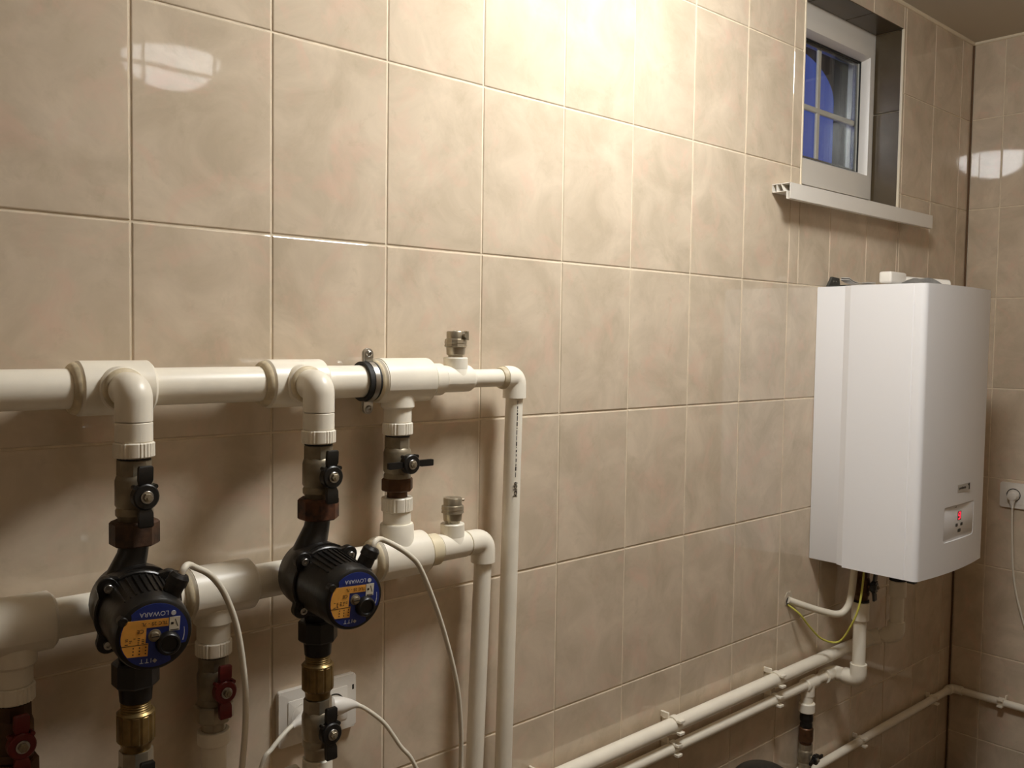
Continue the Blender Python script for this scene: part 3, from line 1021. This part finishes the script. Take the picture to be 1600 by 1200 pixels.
air_vent('upper nickel air vent with a slotted bleed screw on the top pipe', .523, -.4845, True)
air_vent('lower nickel air vent with a smooth round cap beside the long drop pipe', .520, -.7695, False)

# ---------------------------------------------------------------- double socket and cables on the left
sk = thing('wall_socket', 'double white wall socket behind the right pump column', 'socket', (.284, 0, -1.046))
b_ = NB()
SXA, SXB, SZA, SZB = .214, .353, -1.090, -1.002
prism(b_, rrect(SXA, SXB, SZA, SZB, .004), 'y', 0.0, -.0105, .0025)
part('socket_frame', b_, 'pvc', sk)
for x0 in (SXA + .0155, SXA + .0700):
    b_ = NB(); prism(b_, rrect(x0, x0 + .0525, SZA + .017, SZB - .017, .002), 'y', -.0095, -.0118, .0006)
    ins = part('socket_insert', b_, 'pvc', sk)
    b_ = NB(); lathe(b_, [(.0117, .0200), (.0121, .0200), (.0121, .0178), (.0117, .0178)], (x0 + .026, 0, -1.046), (0, -1, 0), 32, caps=False)
    part('socket_rim', b_, 'ink' if x0 > .25 else 'pvc', ins, 0)
b_ = NB(); box(b_, SXB - .0075, SXB - .004, -.0107, -.0105, SZB - .026, SZB - .018)
part('marker_window', b_, 'ink', sk, 0)

def cable(name, label, pts, r, m='cable', cat='cable', seg=8, n=12):
    t = thing(name, label, cat, pts[0])
    b_ = NB(); tube(b_, smooth_path(pts, seg), r, n)
    part('cord', b_, m, t, 60)
    return t
def near(a, b): return tuple(a)
cable('power_cable', 'white cable arching from the left black pump and hanging beside it',
      [tuple(tip1 - Vector((.005, 0, .012))), tuple(tip1 + Vector((.006, .000, .008))), (.0110, -.180, -.7385), (.0356, -.170, -.7551), (.0565, -.165, -.7846), (.0745, -.160, -.8313), (.0867, -.155, -.8952), (.0918, -.150, -.9499), (.0863, -.150, -1.0267), (.070, -.14, -1.20), (.06, -.13, -1.5), (.05, -.12, ZF + .005)], .0041)
cable('power_cable', 'white cable looping from the right black pump down past the drop pipes',
      [tuple(tip2 - Vector((.005, 0, .012))), tuple(tip2 + Vector((.006, 0, .008))), (.2900, -.186, -.7440), (.3357, -.180, -.7729), (.3633, -.175, -.8043), (.4087, -.165, -.8943), (.4421, -.160, -.9899), (.4562, -.155, -1.0576), (.4629, -.150, -1.1456), (.465, -.14, -1.4), (.46, -.12, ZF + .005)], .0039)
def plug_cable(label, pts, plug_pts, side):
    t = thing('plug_cable', label, 'cable', pts[0])
    b_ = NB(); tube(b_, smooth_path(pts, 8), .0036, 12)
    part('cord', b_, 'cable', t, 60)
    b_ = NB()
    tube(b_, plug_pts[0], plug_pts[1], 20)
    # flattened angled plug body
    p = part('plug', b_, 'pvc', t, 40)
    return t
px = SXA + .096
plug_cable('white cable running right from the right-hand plug of the double socket',
    [(.336, -.030, -1.0445), (.3542, -.035, -1.0546), (.3885, -.040, -1.087), (.4174, -.045, -1.1317), (.4472, -.050, -1.1775), (.50, -.05, -1.32), (.53, -.05, ZF + .005)],
    ([(.296, -.022, -1.040), (.301, -.024, -1.0405), (.314, -.027, -1.0415), (.331, -.029, -1.0435), (.340, -.0300, -1.0462), (.345, -.031, -1.049)], [.010, .0145, .0140, .0085, .0052, .0042]), 1)
b_ = None
plug_cable('white cable running left from the left-hand plug of the double socket',
    [(.2360, -.030, -1.0465), (.2163, -.035, -1.0503), (.1846, -.045, -1.0671), (.1645, -.050, -1.0883), (.14, -.05, -1.2), (.13, -.05, ZF + .005)],
    ([(.268, -.022, -1.044), (.262, -.024, -1.0445), (.252, -.027, -1.0450), (.240, -.030, -1.046), (.230, -.031, -1.0475), (.224, -.033, -1.0490)], [.010, .0145, .0140, .0095, .0056, .0042]), -1)

# white bend at the very bottom, left of the grey valve
pb = thing('pipe_bend', 'white pipe bend just showing at the bottom edge under the double socket', 'pipe', (.185, -.10, -1.10))
b_ = NB(); tube(b_, fillet([(.1984, -.095, -1.094), (.178, -.095, -1.094), (.178, -.095, ZF + .001)], .024, 8), .0165, 24)
part('elbow', b_, 'ppr', pb, 50)

# ---------------------------------------------------------------- boiler
BX0, BX1, BZ0, BZ1 = 1.803, 2.211, -1.040, -.3015
bo = thing('wall_boiler', 'tall white wall-hung boiler with a small control panel on its front', 'boiler', ((BX0 + BX1) / 2, 0, BZ0))
b_ = NB()
prism(b_, [(BX0 + .001, -.001), (BX1 - .001, -.001), (BX1 - .001, -.080), (BX0 + .001, -.080)], 'z', BZ0 + .002, BZ1, .002)
part('back_casing', b_, 'boiler', bo, 30)
b_ = NB()
# strip between casing and cover faces slightly backwards
prism(b_, [(BX0 + .001, -.080), (BX0 - .005, -.0985), (BX1 + .005, -.0985), (BX1 - .001, -.080)], 'z', BZ0 + .001, BZ1 + .0005)
part('joint_strip', b_, 'boiler', bo, 0)
# front cover: straight cheeks, rounded corners, gently bowed front
def bow(x):
    u = (x - (BX0 + BX1) / 2) / ((BX1 - BX0) / 2 + .005)
    return -.307 + .014 * u * u
out = [(BX0 - .005, -.0986), (BX0 - .005, -.262), (BX0 - .0035, -.2635), (BX0 - .0035, -.2655), (BX0 - .005, -.267)]
r = .016
cxx = BX0 - .005 + r
yc = bow(cxx) + r * .98
for k in range(0, 9):
    a = math.radians(180 + 84 * k / 8)
    out.append((cxx + r * math.cos(a), yc + r * math.sin(a)))
for k in range(1, 16):
    x = cxx + .004 + (BX1 + .005 - r - cxx - .008) * k / 16
    out.append((x, bow(x)))
left = out[:14]
mx_ = (BX0 + BX1) / 2
out += [(2 * mx_ - x, y) for x, y in left[::-1]]
b_ = NB()
prism(b_, out, 'z', BZ0 - .003, BZ1 + .001)
cover = part('front_cover', b_, 'boiler', bo, 32)
# recess for the control flap, cut into the cover
PX0, PX1, PZ0, PZ1 = 1.925, 2.122, -.962, -.869
b_ = NB()
prism(b_, rrect(PX0, PX1, PZ0, PZ1, .010), 'y', -.3015, -.34)
cutter = part('recess_cutter', b_, 'boiler', None, 0)
cutter.location = -Vector(bo.location)
cutter.location = (0, 0, 0)
md = cover.modifiers.new('recess', 'BOOLEAN')
md.object = cutter; md.operation = 'DIFFERENCE'; md.solver = 'EXACT'
bpy.context.view_layer.update()
dg = bpy.context.evaluated_depsgraph_get()
newme = bpy.data.meshes.new_from_object(cover.evaluated_get(dg))
cover.modifiers.clear()
cover.data = newme
newme.polygons.foreach_set('use_smooth', [True] * len(newme.polygons))
newme.set_sharp_from_angle(angle=math.radians(32))
bpy.data.objects.remove(cutter)
# flap inside the recess
b_ = NB(); prism(b_, rrect(PX0 + .004, PX1 - .004, PZ0 + .004, PZ1 - .003, .008), 'y', -.3012, -.3030, .0008)
flap = part('control_panel', b_, 'boiler', bo, 30)
b_ = NB()
def seg7(cx, cz, w, h, th, on, y=-.3036, sl=.12):
    P = {'a': (0, h / 2, 1), 'g': (0, 0, 1), 'd': (0, -h / 2, 1), 'f': (-w / 2, h / 4, 0), 'b': (w / 2, h / 4, 0), 'e': (-w / 2, -h / 4, 0), 'c': (w / 2, -h / 4, 0)}
    for s in on:
        x, z, hor = P[s]
        hw, hh = (w / 2 - th * .2, th / 2) if hor else (th / 2, h / 4 - th * .2)
        q = [(cx + x + dx * hw + sl * (z + dz * hh), cz + z + dz * hh) for dx, dz in ((-1, -1), (1, -1), (1, 1), (-1, 1))]
        b_.faces.new([b_.verts.new((u, y, v)) for u, v in q])
seg7(2.0275, -.9010, .0115, .0165, .0032, 'afgbcd')
part('display_digit', b_, 'led', flap, 0)
b_ = NB(); box(b_, 2.0165, 2.0395, -.3034, -.3029, -.9130, -.8890, .0003)
part('display_window', b_, mat('dark_red_window', (128, 58, 62), 0.3), flap, 0)
for cx, cz, w, h in ((2.0120, -.9245, .013, .008), (2.0430, -.9250, .013, .008), (2.0290, -.9405, .018, .009)):
    b_ = NB(); prism(b_, rrect(cx - w / 2, cx + w / 2, cz - h / 2, cz + h / 2, .002, 3), 'y', -.3028, -.3038, .0003)
    part('button', b_, 'darkgrey', flap, 30)
for cx in (1.9990, 2.0060):
    b_ = NB(); lathe(b_, [(.3029, .0016), (.3034, .0016)], (cx, 0, -.876), (0, -1, 0), 10)
    part('indicator', b_, 'darkgrey', flap, 0)
# badge
b_ = NB(); box(b_, 2.0000, 2.0790, -.3075, -.3062, -.8375, -.8170, .0004)
badge = part('badge', b_, 'silver', bo, 0)
part('lettering', text_bm('protherm', .0110, (2.030, -.3078, -.8265), (1, 0, 0), (0, 0, 1), .0002), 'ink', badge, 0)
b_ = NB()
prism(b_, [(2.064, -.820), (2.077, -.818), (2.077, -.8345), (2.070, -.8345), (2.072, -.8260)], 'y', -.3076, -.3080)
part('emblem', b_, 'ink', badge, 0)
# clips under the cover
b_ = NB(); box(b_, BX0 + .002, BX0 + .020, -.288, -.268, BZ0 - .0105, BZ0 - .0025, .001)
part('cover_latch', b_, 'blackp', bo, 30)

# ---------------------------------------------------------------- things lying on the boiler
ZT = BZ1 + .001
t = thing('mounting_bracket', 'dark grey folded bracket with two rivets lying on the boiler top', 'bracket', (1.83, -.06, ZT))
b_ = NB()
prism(b_, [(1.812, ZT), (1.834, ZT + .027), (1.870, ZT + .025), (1.878, ZT)], 'y', -.020, -.028, .001)
prism(b_, [(1.812, ZT), (1.874, ZT), (1.874, ZT + .003), (1.812, ZT + .003)], 'y', -.0282, -.085, .0008)
part('plate', b_, 'darkgrey', t, 0)
for x in (1.838, 1.851):
    b_ = NB(); lathe(b_, [(.028, .0022), (.030, .0018)], (x, 0, ZT + .0145), (0, -1, 0), 12)
    part('rivet', b_, 'steel', t)
# curled leaflet
t = thing('leaflet', 'thin curled leaflet lying flat on the boiler top', 'leaflet', (1.93, -.046, ZT))
b_ = NB()
prev = None
pr = []
for k in range(25):
    u = k / 24
    x = 1.860 + .150 * u
    z = ZT + .0085 + .0130 * u + .0180 * (1 - u) ** 4
    pr.append((x, z))
for off in (0, -.0048):
    prev = None
    for k, (x, z) in enumerate(pr):
        yb, yf = -.036, -.056
        zz = z + off * (1 - .3 * k / 24)
        row = [b_.verts.new((x, yb, zz)), b_.verts.new((x + .012, yf, zz - .0006)), b_.verts.new((x + .012, yf, zz - .0022)), b_.verts.new((x, yb, zz - .0016))]
        if prev:
            for i in range(4):
                j = (i + 1) % 4
                b_.faces.new((prev[i], prev[j], row[j], row[i]))
        else:
            b_.faces.new(row)
        prev = row
    b_.faces.new(prev[::-1])
part('sheets', b_, 'paper', t, 40)
# white plastic pipe clip / tube with a wide end
t = thing('plastic_coupling', 'white plastic tube with a wider squared end lying on the boiler top', 'fitting', (2.05, -.15, ZT))
b_ = NB()
box(b_, 1.873, 1.963, -.170, -.135, ZT + .0085, ZT + .0385, .006, 3)
part('wide_end', b_, 'pvc', t, 40)
b_ = NB(); cyl(b_, (0, -.160, ZT + .0165), (1, -.45, -.02), 0, .001, .001)
b_.free()
b_ = NB(); tube(b_, [(1.955, -.152, ZT + .0180), (2.030, -.195, ZT + .0150), (2.088, -.225, ZT + .0130)], [.0130, .0125, .0120], 20)
part('tube', b_, 'pvc', t, 40)
# crumpled clear bag
t = thing('plastic_bag', 'crumpled grey clear plastic bag by the white tube on the boiler top', 'bag', (1.93, -.24, ZT))
b_ = NB()
rnd = random.Random(5)
gx, gy = 16, 9
V = []
for i in range(gx + 1):
    for j in range(gy + 1):
        u, v = i / gx, j / gy
        x = 1.835 + .078 * u
        y = -.215 - .062 * v + .012 * math.sin(u * 6)
        h = math.sin(PI * u) ** .8 * math.sin(PI * v) ** .6
        z = ZT + .002 + h * (.0105 + .0075 * u + rnd.uniform(-.003, .004))
        V.append(b_.verts.new((x, y, z)))
for i in range(gx):
    for j in range(gy):
        a = i * (gy + 1) + j
        b_.faces.new((V[a], V[a + 1], V[a + gy + 2], V[a + gy + 1]))
b2 = b_
ret = bmesh.ops.solidify(b2, geom=b2.faces[:], thickness=.0006)
part('film', b2, 'greyfilm', t, 70)

# ---------------------------------------------------------------- pipes beneath the boiler
def zs(x): return -1.3165
YS, RS = -.030, .0168
sp = thing('supply_pipe', 'thicker white pipe running along the wall to the boiler, uppermost of the pair', 'pipe', (1.4, YS, zs(1.4)))
b_ = NB(); tube(b_, [(.715, YS, zs(.715)), (1.3, YS, zs(1.3)), (2.062, YS, zs(2.062))], RS, 28)
part('pipe', b_, 'ppr', sp, 50)
YB = -.106
XS = 2.118
b_ = NB(); tube(b_, fillet([(2.054, YS, zs(2.06)), (XS - .012, YS, -1.317), (XS, YS - .030, -1.305)], .020, 8), .0232, 28)
part('elbow', b_, 'ppr', sp, 50)
b_ = NB(); tube(b_, [(XS, YS - .028, -1.306), (XS, YS - .050, -1.298)], .0180, 24)
part('pipe_nipple', b_, 'ppr', sp, 50)
b_ = NB(); tube(b_, fillet([(XS, YS - .047, -1.299), (XS, YB, -1.287), (XS, YB, -1.252)], .022, 8), .0235, 28)
part('elbow', b_, 'ppr', sp, 50)
b_ = NB(); cyl(b_, (XS, YB, 0), (0, 0, 1), -1.256, -1.172, .0185, 28)
part('pipe', b_, 'ppr', sp)
b_ = NB(); cyl(b_, (XS, YB, 0), (0, 0, 1), -1.178, -1.131, .0238, 28, .0015)
part('threaded_adapter', b_, 'ppr', sp)
t = thing('boiler_valve', 'dark boiler connection above the further right white pipe', 'valve', (XS, YB, -1.09))
b_ = NB(); lathe(b_, [(-1.1200, .0190), (-1.1160, .0225), (-1.0900, .0225), (-1.0870, .0180), (-1.0420, .0180)], (XS, YB, 0), (0, 0, 1), 8)
part('union_nut', b_, 'bronze', t, 25)
b_ = NB(); lathe(b_, [(-1.1305, .0240), (-1.1200, .0240)], (XS, YB, 0), (0, 0, 1), 24)
part('sealing_ring', b_, 'rubber', t)

YR, RR = -.028, .0128
rp = thing('return_pipe', 'thinner white pipe along the wall to the boiler, lower of the pair', 'pipe', (1.4, YR, -1.371))
def zr(x): return -1.371
b_ = NB(); tube(b_, [(.715, YR, zr(.715)), (1.2, YR, zr(1.2)), (1.752, YR, zr(1.752))], RR, 24)
part('pipe', b_, 'ppr', rp, 50)
XTD = 1.778
b_ = NB()
cyl(b_, (XTD, YR, zr(XTD)), (1, 0, 0), -.026, .030, .0180, 28, .002)
cyl(b_, (XTD - .008, YR, 0), (0, 0, 1), zr(XTD), -1.4035, .0185, 28, .002)
part('tee', b_, 'ppr', rp)
b_ = NB(); cyl(b_, (0, YR, zr(XTD)), (1, 0, 0), 1.806, 1.862, .0130, 24)
part('pipe', b_, 'ppr', rp)
XB = 1.908
b_ = NB(); tube(b_, fillet([(1.856, YR, zr(1.86)), (XB - .002, YR, zr(XB)), (XB, YR - .030, zr(XB))], .022, 8), .0195, 28)
part('elbow', b_, 'ppr', rp, 50)
YV = -.100
b_ = NB(); tube(b_, fillet([(XB, YR - .033, zr(XB)), (XB, YV, zr(XB)), (XB, YV, -1.328)], .024, 8), .0222, 28)
part('elbow', b_, 'ppr', rp, 50)
b_ = NB(); cyl(b_, (XB, YV, 0), (0, 0, 1), -1.332, -1.198, .0172, 28)
part('pipe', b_, 'ppr', rp)
b_ = NB(); cyl(b_, (XB, YV, 0), (0, 0, 1), -1.206, -1.155, .0232, 28, .0015)
part('threaded_adapter', b_, 'ppr', rp)
t = ball_valve('dark brass ball valve with black butterfly handle right beneath the boiler', (XB, YV, -1.1085), body='bronze', nipple=None)
t.rotation_euler = (0, 0, .1)
b_ = NB(); lathe(b_, [(-1.1545, .0220), (-1.1490, .0220)], (XB, YV, 0), (0, 0, 1), 24)
o_ = part('sealing_ring', b_, 'rubber', None)
o_.parent = t; o_.matrix_parent_inverse = (Matrix.Translation((XB, YV, -1.1085)) @ Matrix.Rotation(.1, 4, 'Z')).inverted()

# drain branch
XV = XTD - .010
dr = thing('drain_adapter', 'white adapter hanging from the tee of the thinner pipe', 'fitting', (XV, YR, -1.42))
b_ = NB(); cyl(b_, (XV, YR, 0), (0, 0, 1), -1.401, -1.425, .0160, 24)
part('pipe', b_, 'ppr', dr)
b_ = NB(); cyl(b_, (XV, YR, 0), (0, 0, 1), -1.421, -1.447, .0218, 28, .002)
part('threaded_adapter', b_, 'ppr', dr)
t = thing('check_valve', 'dull bronze check valve beneath the white drain adapter', 'valve', (XV, YR, -1.48))
b_ = NB()
lathe(b_, [(-1.4475, .0140), (-1.4520, .0160), (-1.4600, .0178), (-1.4690, .0178), (-1.4740, .0150), (-1.4800, .0165), (-1.4870, .0165), (-1.4890, .0150)], (XV, YR, 0), (0, 0, 1), 28)
part('union', b_, 'iron', t, 40)
b_ = NB(); lathe(b_, [(-1.4885, .0165), (-1.4910, .0190), (-1.5250, .0190), (-1.5290, .0165), (-1.5345, .0160)], (XV, YR, 0), (0, 0, 1), 12)
part('valve_body', b_, 'bronze', t, 25)
t = ball_valve('grey ball valve with black handle on the drain branch near the thin pipe', (XV, YR, -1.5695), body='nickel', nipple=None, sc=.84, horizontal=True)
t.rotation_euler = (0, 0, .05)
t = thing('drain_pipe', 'white pipe below the grey drain valve at the bottom edge', 'pipe', (XV, YR, -1.61))
b_ = NB(); cyl(b_, (XV, YR, 0), (0, 0, 1), -1.6040, -1.628, .0215, 28, .002)
part('threaded_adapter', b_, 'ppr', t)
b_ = NB(); cyl(b_, (XV, YR, 0), (0, 0, 1), -1.626, ZF + .001, .0150, 24)
part('pipe', b_, 'ppr', t)

# thin pipe along the back wall, round the corner and on
YT, RT = -.0185, .0118
tp = thing('thin_pipe', 'thin white pipe low on the wall turning round the room corner', 'pipe', (2.3, YT, -1.634))
b_ = NB(); tube(b_, [(1.815, YT, -1.6285), (2.2, YT, -1.6290), (2.738, YT, -1.6360)], RT, 20)
part('pipe', b_, 'ppr', tp, 50)
b_ = NB(); tube(b_, fillet([(2.722, YT, -1.6358), (XR - .0185, YT, -1.636), (XR - .0185, -.054, -1.636)], .022, 8), .0152, 20)
part('elbow', b_, 'ppr', tp, 50)
b_ = NB(); tube(b_, [(XR - .0185, -.045, -1.636), (XR - .0185, -.8, -1.636)], RT, 20)
part('pipe', b_, 'ppr', tp, 50)
b_ = NB(); tube(b_, fillet([(1.822, YT, -1.6285), (1.808, YT, -1.6285), (1.808, YT, ZF + .001)], .012, 6), RT, 20)
part('pipe', b_, 'ppr', tp, 50)

# white pipe clips
def clip(label, x, y, z, r, onright=False):
    t = thing('pipe_clip', label, 'clip', (x, y, z), 'white pipe clips on the walls')
    b_ = NB()
    w = .0085
    def arcband(r0, r1, a0, a1, seg=14):
        o_, i_ = [], []
        for k in range(seg + 1):
            a = math.radians(a0 + (a1 - a0) * k / seg)
            o_.append((y + r1 * math.cos(a) * -1, z + r1 * math.sin(a)))
            i_.append((y + r0 * math.cos(a) * -1, z + r0 * math.sin(a)))
        return o_ + i_[::-1]
    prism(b_, arcband(r + .0006, r + .0036, 38, 322), 'x', x - w, x + w)
    for s in (1, -1):
        a = math.radians(38)
        yy, zz = y - (r + .003) * math.cos(a), z + s * (r + .003) * math.sin(a)
        box(b_, x - w, x + w, yy - .0095, yy + .0015, zz - .0030 + s * .0015, zz + .0030 + s * .0015, .0008)
    part('jaw', b_, 'ppr', t, 35)
    b_ = NB()
    yb = y + r + .0005
    if yb < -.0015:
        box(b_, x - .0085, x + .0085, yb, -.0003, z - .010, z + .010, .001)
        box(b_, x - .0125, x - .0078, y + r * .4, -.0003, z + r * .85, z + r * .85 + .013, .001)
    part('clip_foot', b_, 'ppr', t, 35)
    return t
clip('white clip on the thicker pipe, nearest the boiler', 1.606, YS, zs(1.606), RS)
clip('white clip on the thicker pipe, middle of its three', 1.182, YS, zs(1.182), RS)
clip('white clip on the thicker pipe at the bottom edge', .770, YS, zs(.77), RS)
clip('white clip on the thinner pipe, nearest the boiler', 1.606, YR, zr(1.606), RR)
clip('white clip on the thinner pipe, further from the boiler', 1.182, YR, zr(1.182), RR)
clip('white clip on the thin low pipe, between the drain branch and corner', 2.100, YT, -1.629, RT)
clip('white clip on the thin low pipe just left of the room corner', 2.600, YT, -1.6343, RT)
c_ = clip('white clip on the thin low pipe right of the room corner', 0.0, YT, 0.0, RT)
c_.location = (XR, -.179, -1.636)
for ch in c_.children:
    me = ch.data
    for v in me.vertices:
        v.co.y, v.co.x = v.co.x, v.co.y + YT
c_.scale = (1, 1, 1)
for ch in c_.children:
    ch.data.flip_normals()

# ---------------------------------------------------------------- wall hole, conduit, earth wire
t = thing('wall_hole', 'ragged hole in the tiles where the white conduit leaves the wall', 'hole', (1.706, 0, -1.137))
b_ = NB()
rnd = random.Random(3)
pts = [(1.706 + (.0175 + rnd.uniform(-.003, .005)) * math.cos(2 * PI * k / 18), -1.133 + (.019 + rnd.uniform(-.003, .006)) * math.sin(2 * PI * k / 18)) for k in range(18)]
prism(b_, pts, 'y', .0005, -.0012)
part('plaster_rim', b_, 'plaster', t, 0)
b_ = NB()
pts = [(1.706 + (.0125 + rnd.uniform(-.002, .002)) * math.cos(2 * PI * k / 16), -1.139 + (.0125 + rnd.uniform(-.002, .002)) * math.sin(2 * PI * k / 16)) for k in range(16)]
prism(b_, pts, 'y', -.0010, -.0016)
part('opening', b_, 'dark', t, 0)  # flat dark disc painted in for the shade inside the hole
cable('conduit', 'white flexible conduit curving from the wall hole up into the boiler',
      [(1.700, -.0018, -1.134), (1.722, -.012, -1.1435), (1.787, -.045, -1.1690), (1.834, -.075, -1.1810), (1.857, -.088, -1.1640), (1.8635, -.095, -1.1280), (1.8645, -.100, -1.0680), (1.8645, -.100, -1.0425)], .0092, n=16)
cable('earth_wire', 'yellow green earth wire sagging from the wall hole to the boiler',
      [(1.699, -.0022, -1.146), (1.714, -.030, -1.169), (1.752, -.040, -1.210), (1.800, -.052, -1.2500), (1.837, -.080, -1.255), (1.832, -.118, -1.192), (1.838, -.132, -1.140), (1.858, -.130, -1.075), (1.866, -.126, -1.0425)], .0027, 'yellow', 'wire')

# ---------------------------------------------------------------- right wall socket with plug and lead
t = thing('wall_socket', 'white wall socket with round well on the right wall by the boiler', 'socket', (XR, -.22, -.944))
b_ = NB(); prism(b_, rrect(-.300, -.1435, -.985, -.9025, .005), 'x', XR, XR - .0095, .0025)
part('socket_frame', b_, 'pvc', t)
for yc_ in (-.186, -.257):
    b_ = NB(); prism(b_, rrect(yc_ - .0265, yc_ + .0265, -.972, -.9155, .003), 'x', XR - .0085, XR - .0112, .0006)
    ins = part('socket_insert', b_, 'pvc', t)
    b_ = NB(); lathe(b_, [(.0111, .0215), (.0118, .0215), (.0118, .0190), (.0111, .0190)], (XR, yc_, -.942), (-1, 0, 0), 36, caps=False)
    part('socket_rim', b_, 'ink', ins, 0)
t = thing('plug_cable', 'white plug and lead hanging down the right wall from the socket', 'cable', (XR - .02, -.187, -.945))
b_ = NB(); lathe(b_, [(.0120, .0172), (.0240, .0168), (.0330, .0140), (.0345, .0115)], (XR, -.187, -.944), (-1, 0, 0), 28)
part('plug', b_, 'pvc', t)
b_ = NB(); tube(b_, [(XR - .024, -.187, -.952), (XR - .025, -.187, -.966), (XR - .025, -.188, -.984)], [.0105, .0075, .0042], 16)
part('strain_relief', b_, 'pvc', t)
b_ = NB(); tube(b_, smooth_path([(XR - .025, -.188, -.980), (XR - .025, -.190, -1.040), (XR - .024, -.193, -1.101), (XR - .021, -.198, -1.190), (XR - .018, -.210, -1.267), (XR - .014, -.232, -1.350), (XR - .020, -.262, -1.43), (XR - .038, -.30, -1.55), (XR - .040, -.32, -1.70), (XR - .030, -.33, ZF + .004)]), .0032, 12)
part('cord', b_, 'cable', t, 60)

# ---------------------------------------------------------------- black canister whose lid just shows at the bottom edge
t = thing('black_canister', 'black canister with a rounded lid just showing at the bottom edge', 'canister', (1.280, -.20, ZF))
co = (1.280, -.20, 0)
b_ = NB(); lathe(b_, [(ZF + .0005, .062), (ZF + .01, .066), (-1.430, .066), (-1.425, .064)], co, (0, 0, 1), 40)
part('canister_body', b_, 'blackp', t)
b_ = NB(); lathe(b_, [(-1.431, .067), (-1.421, .068), (-1.414, .068)] + [(-1.414 + .036 * math.sin(a), .066 * math.cos(a)) for a in [PI / 2 * k / 8 for k in range(1, 8)]] + [(-1.378, .004)], co, (0, 0, 1), 40)
part('lid', b_, 'blackp', t)
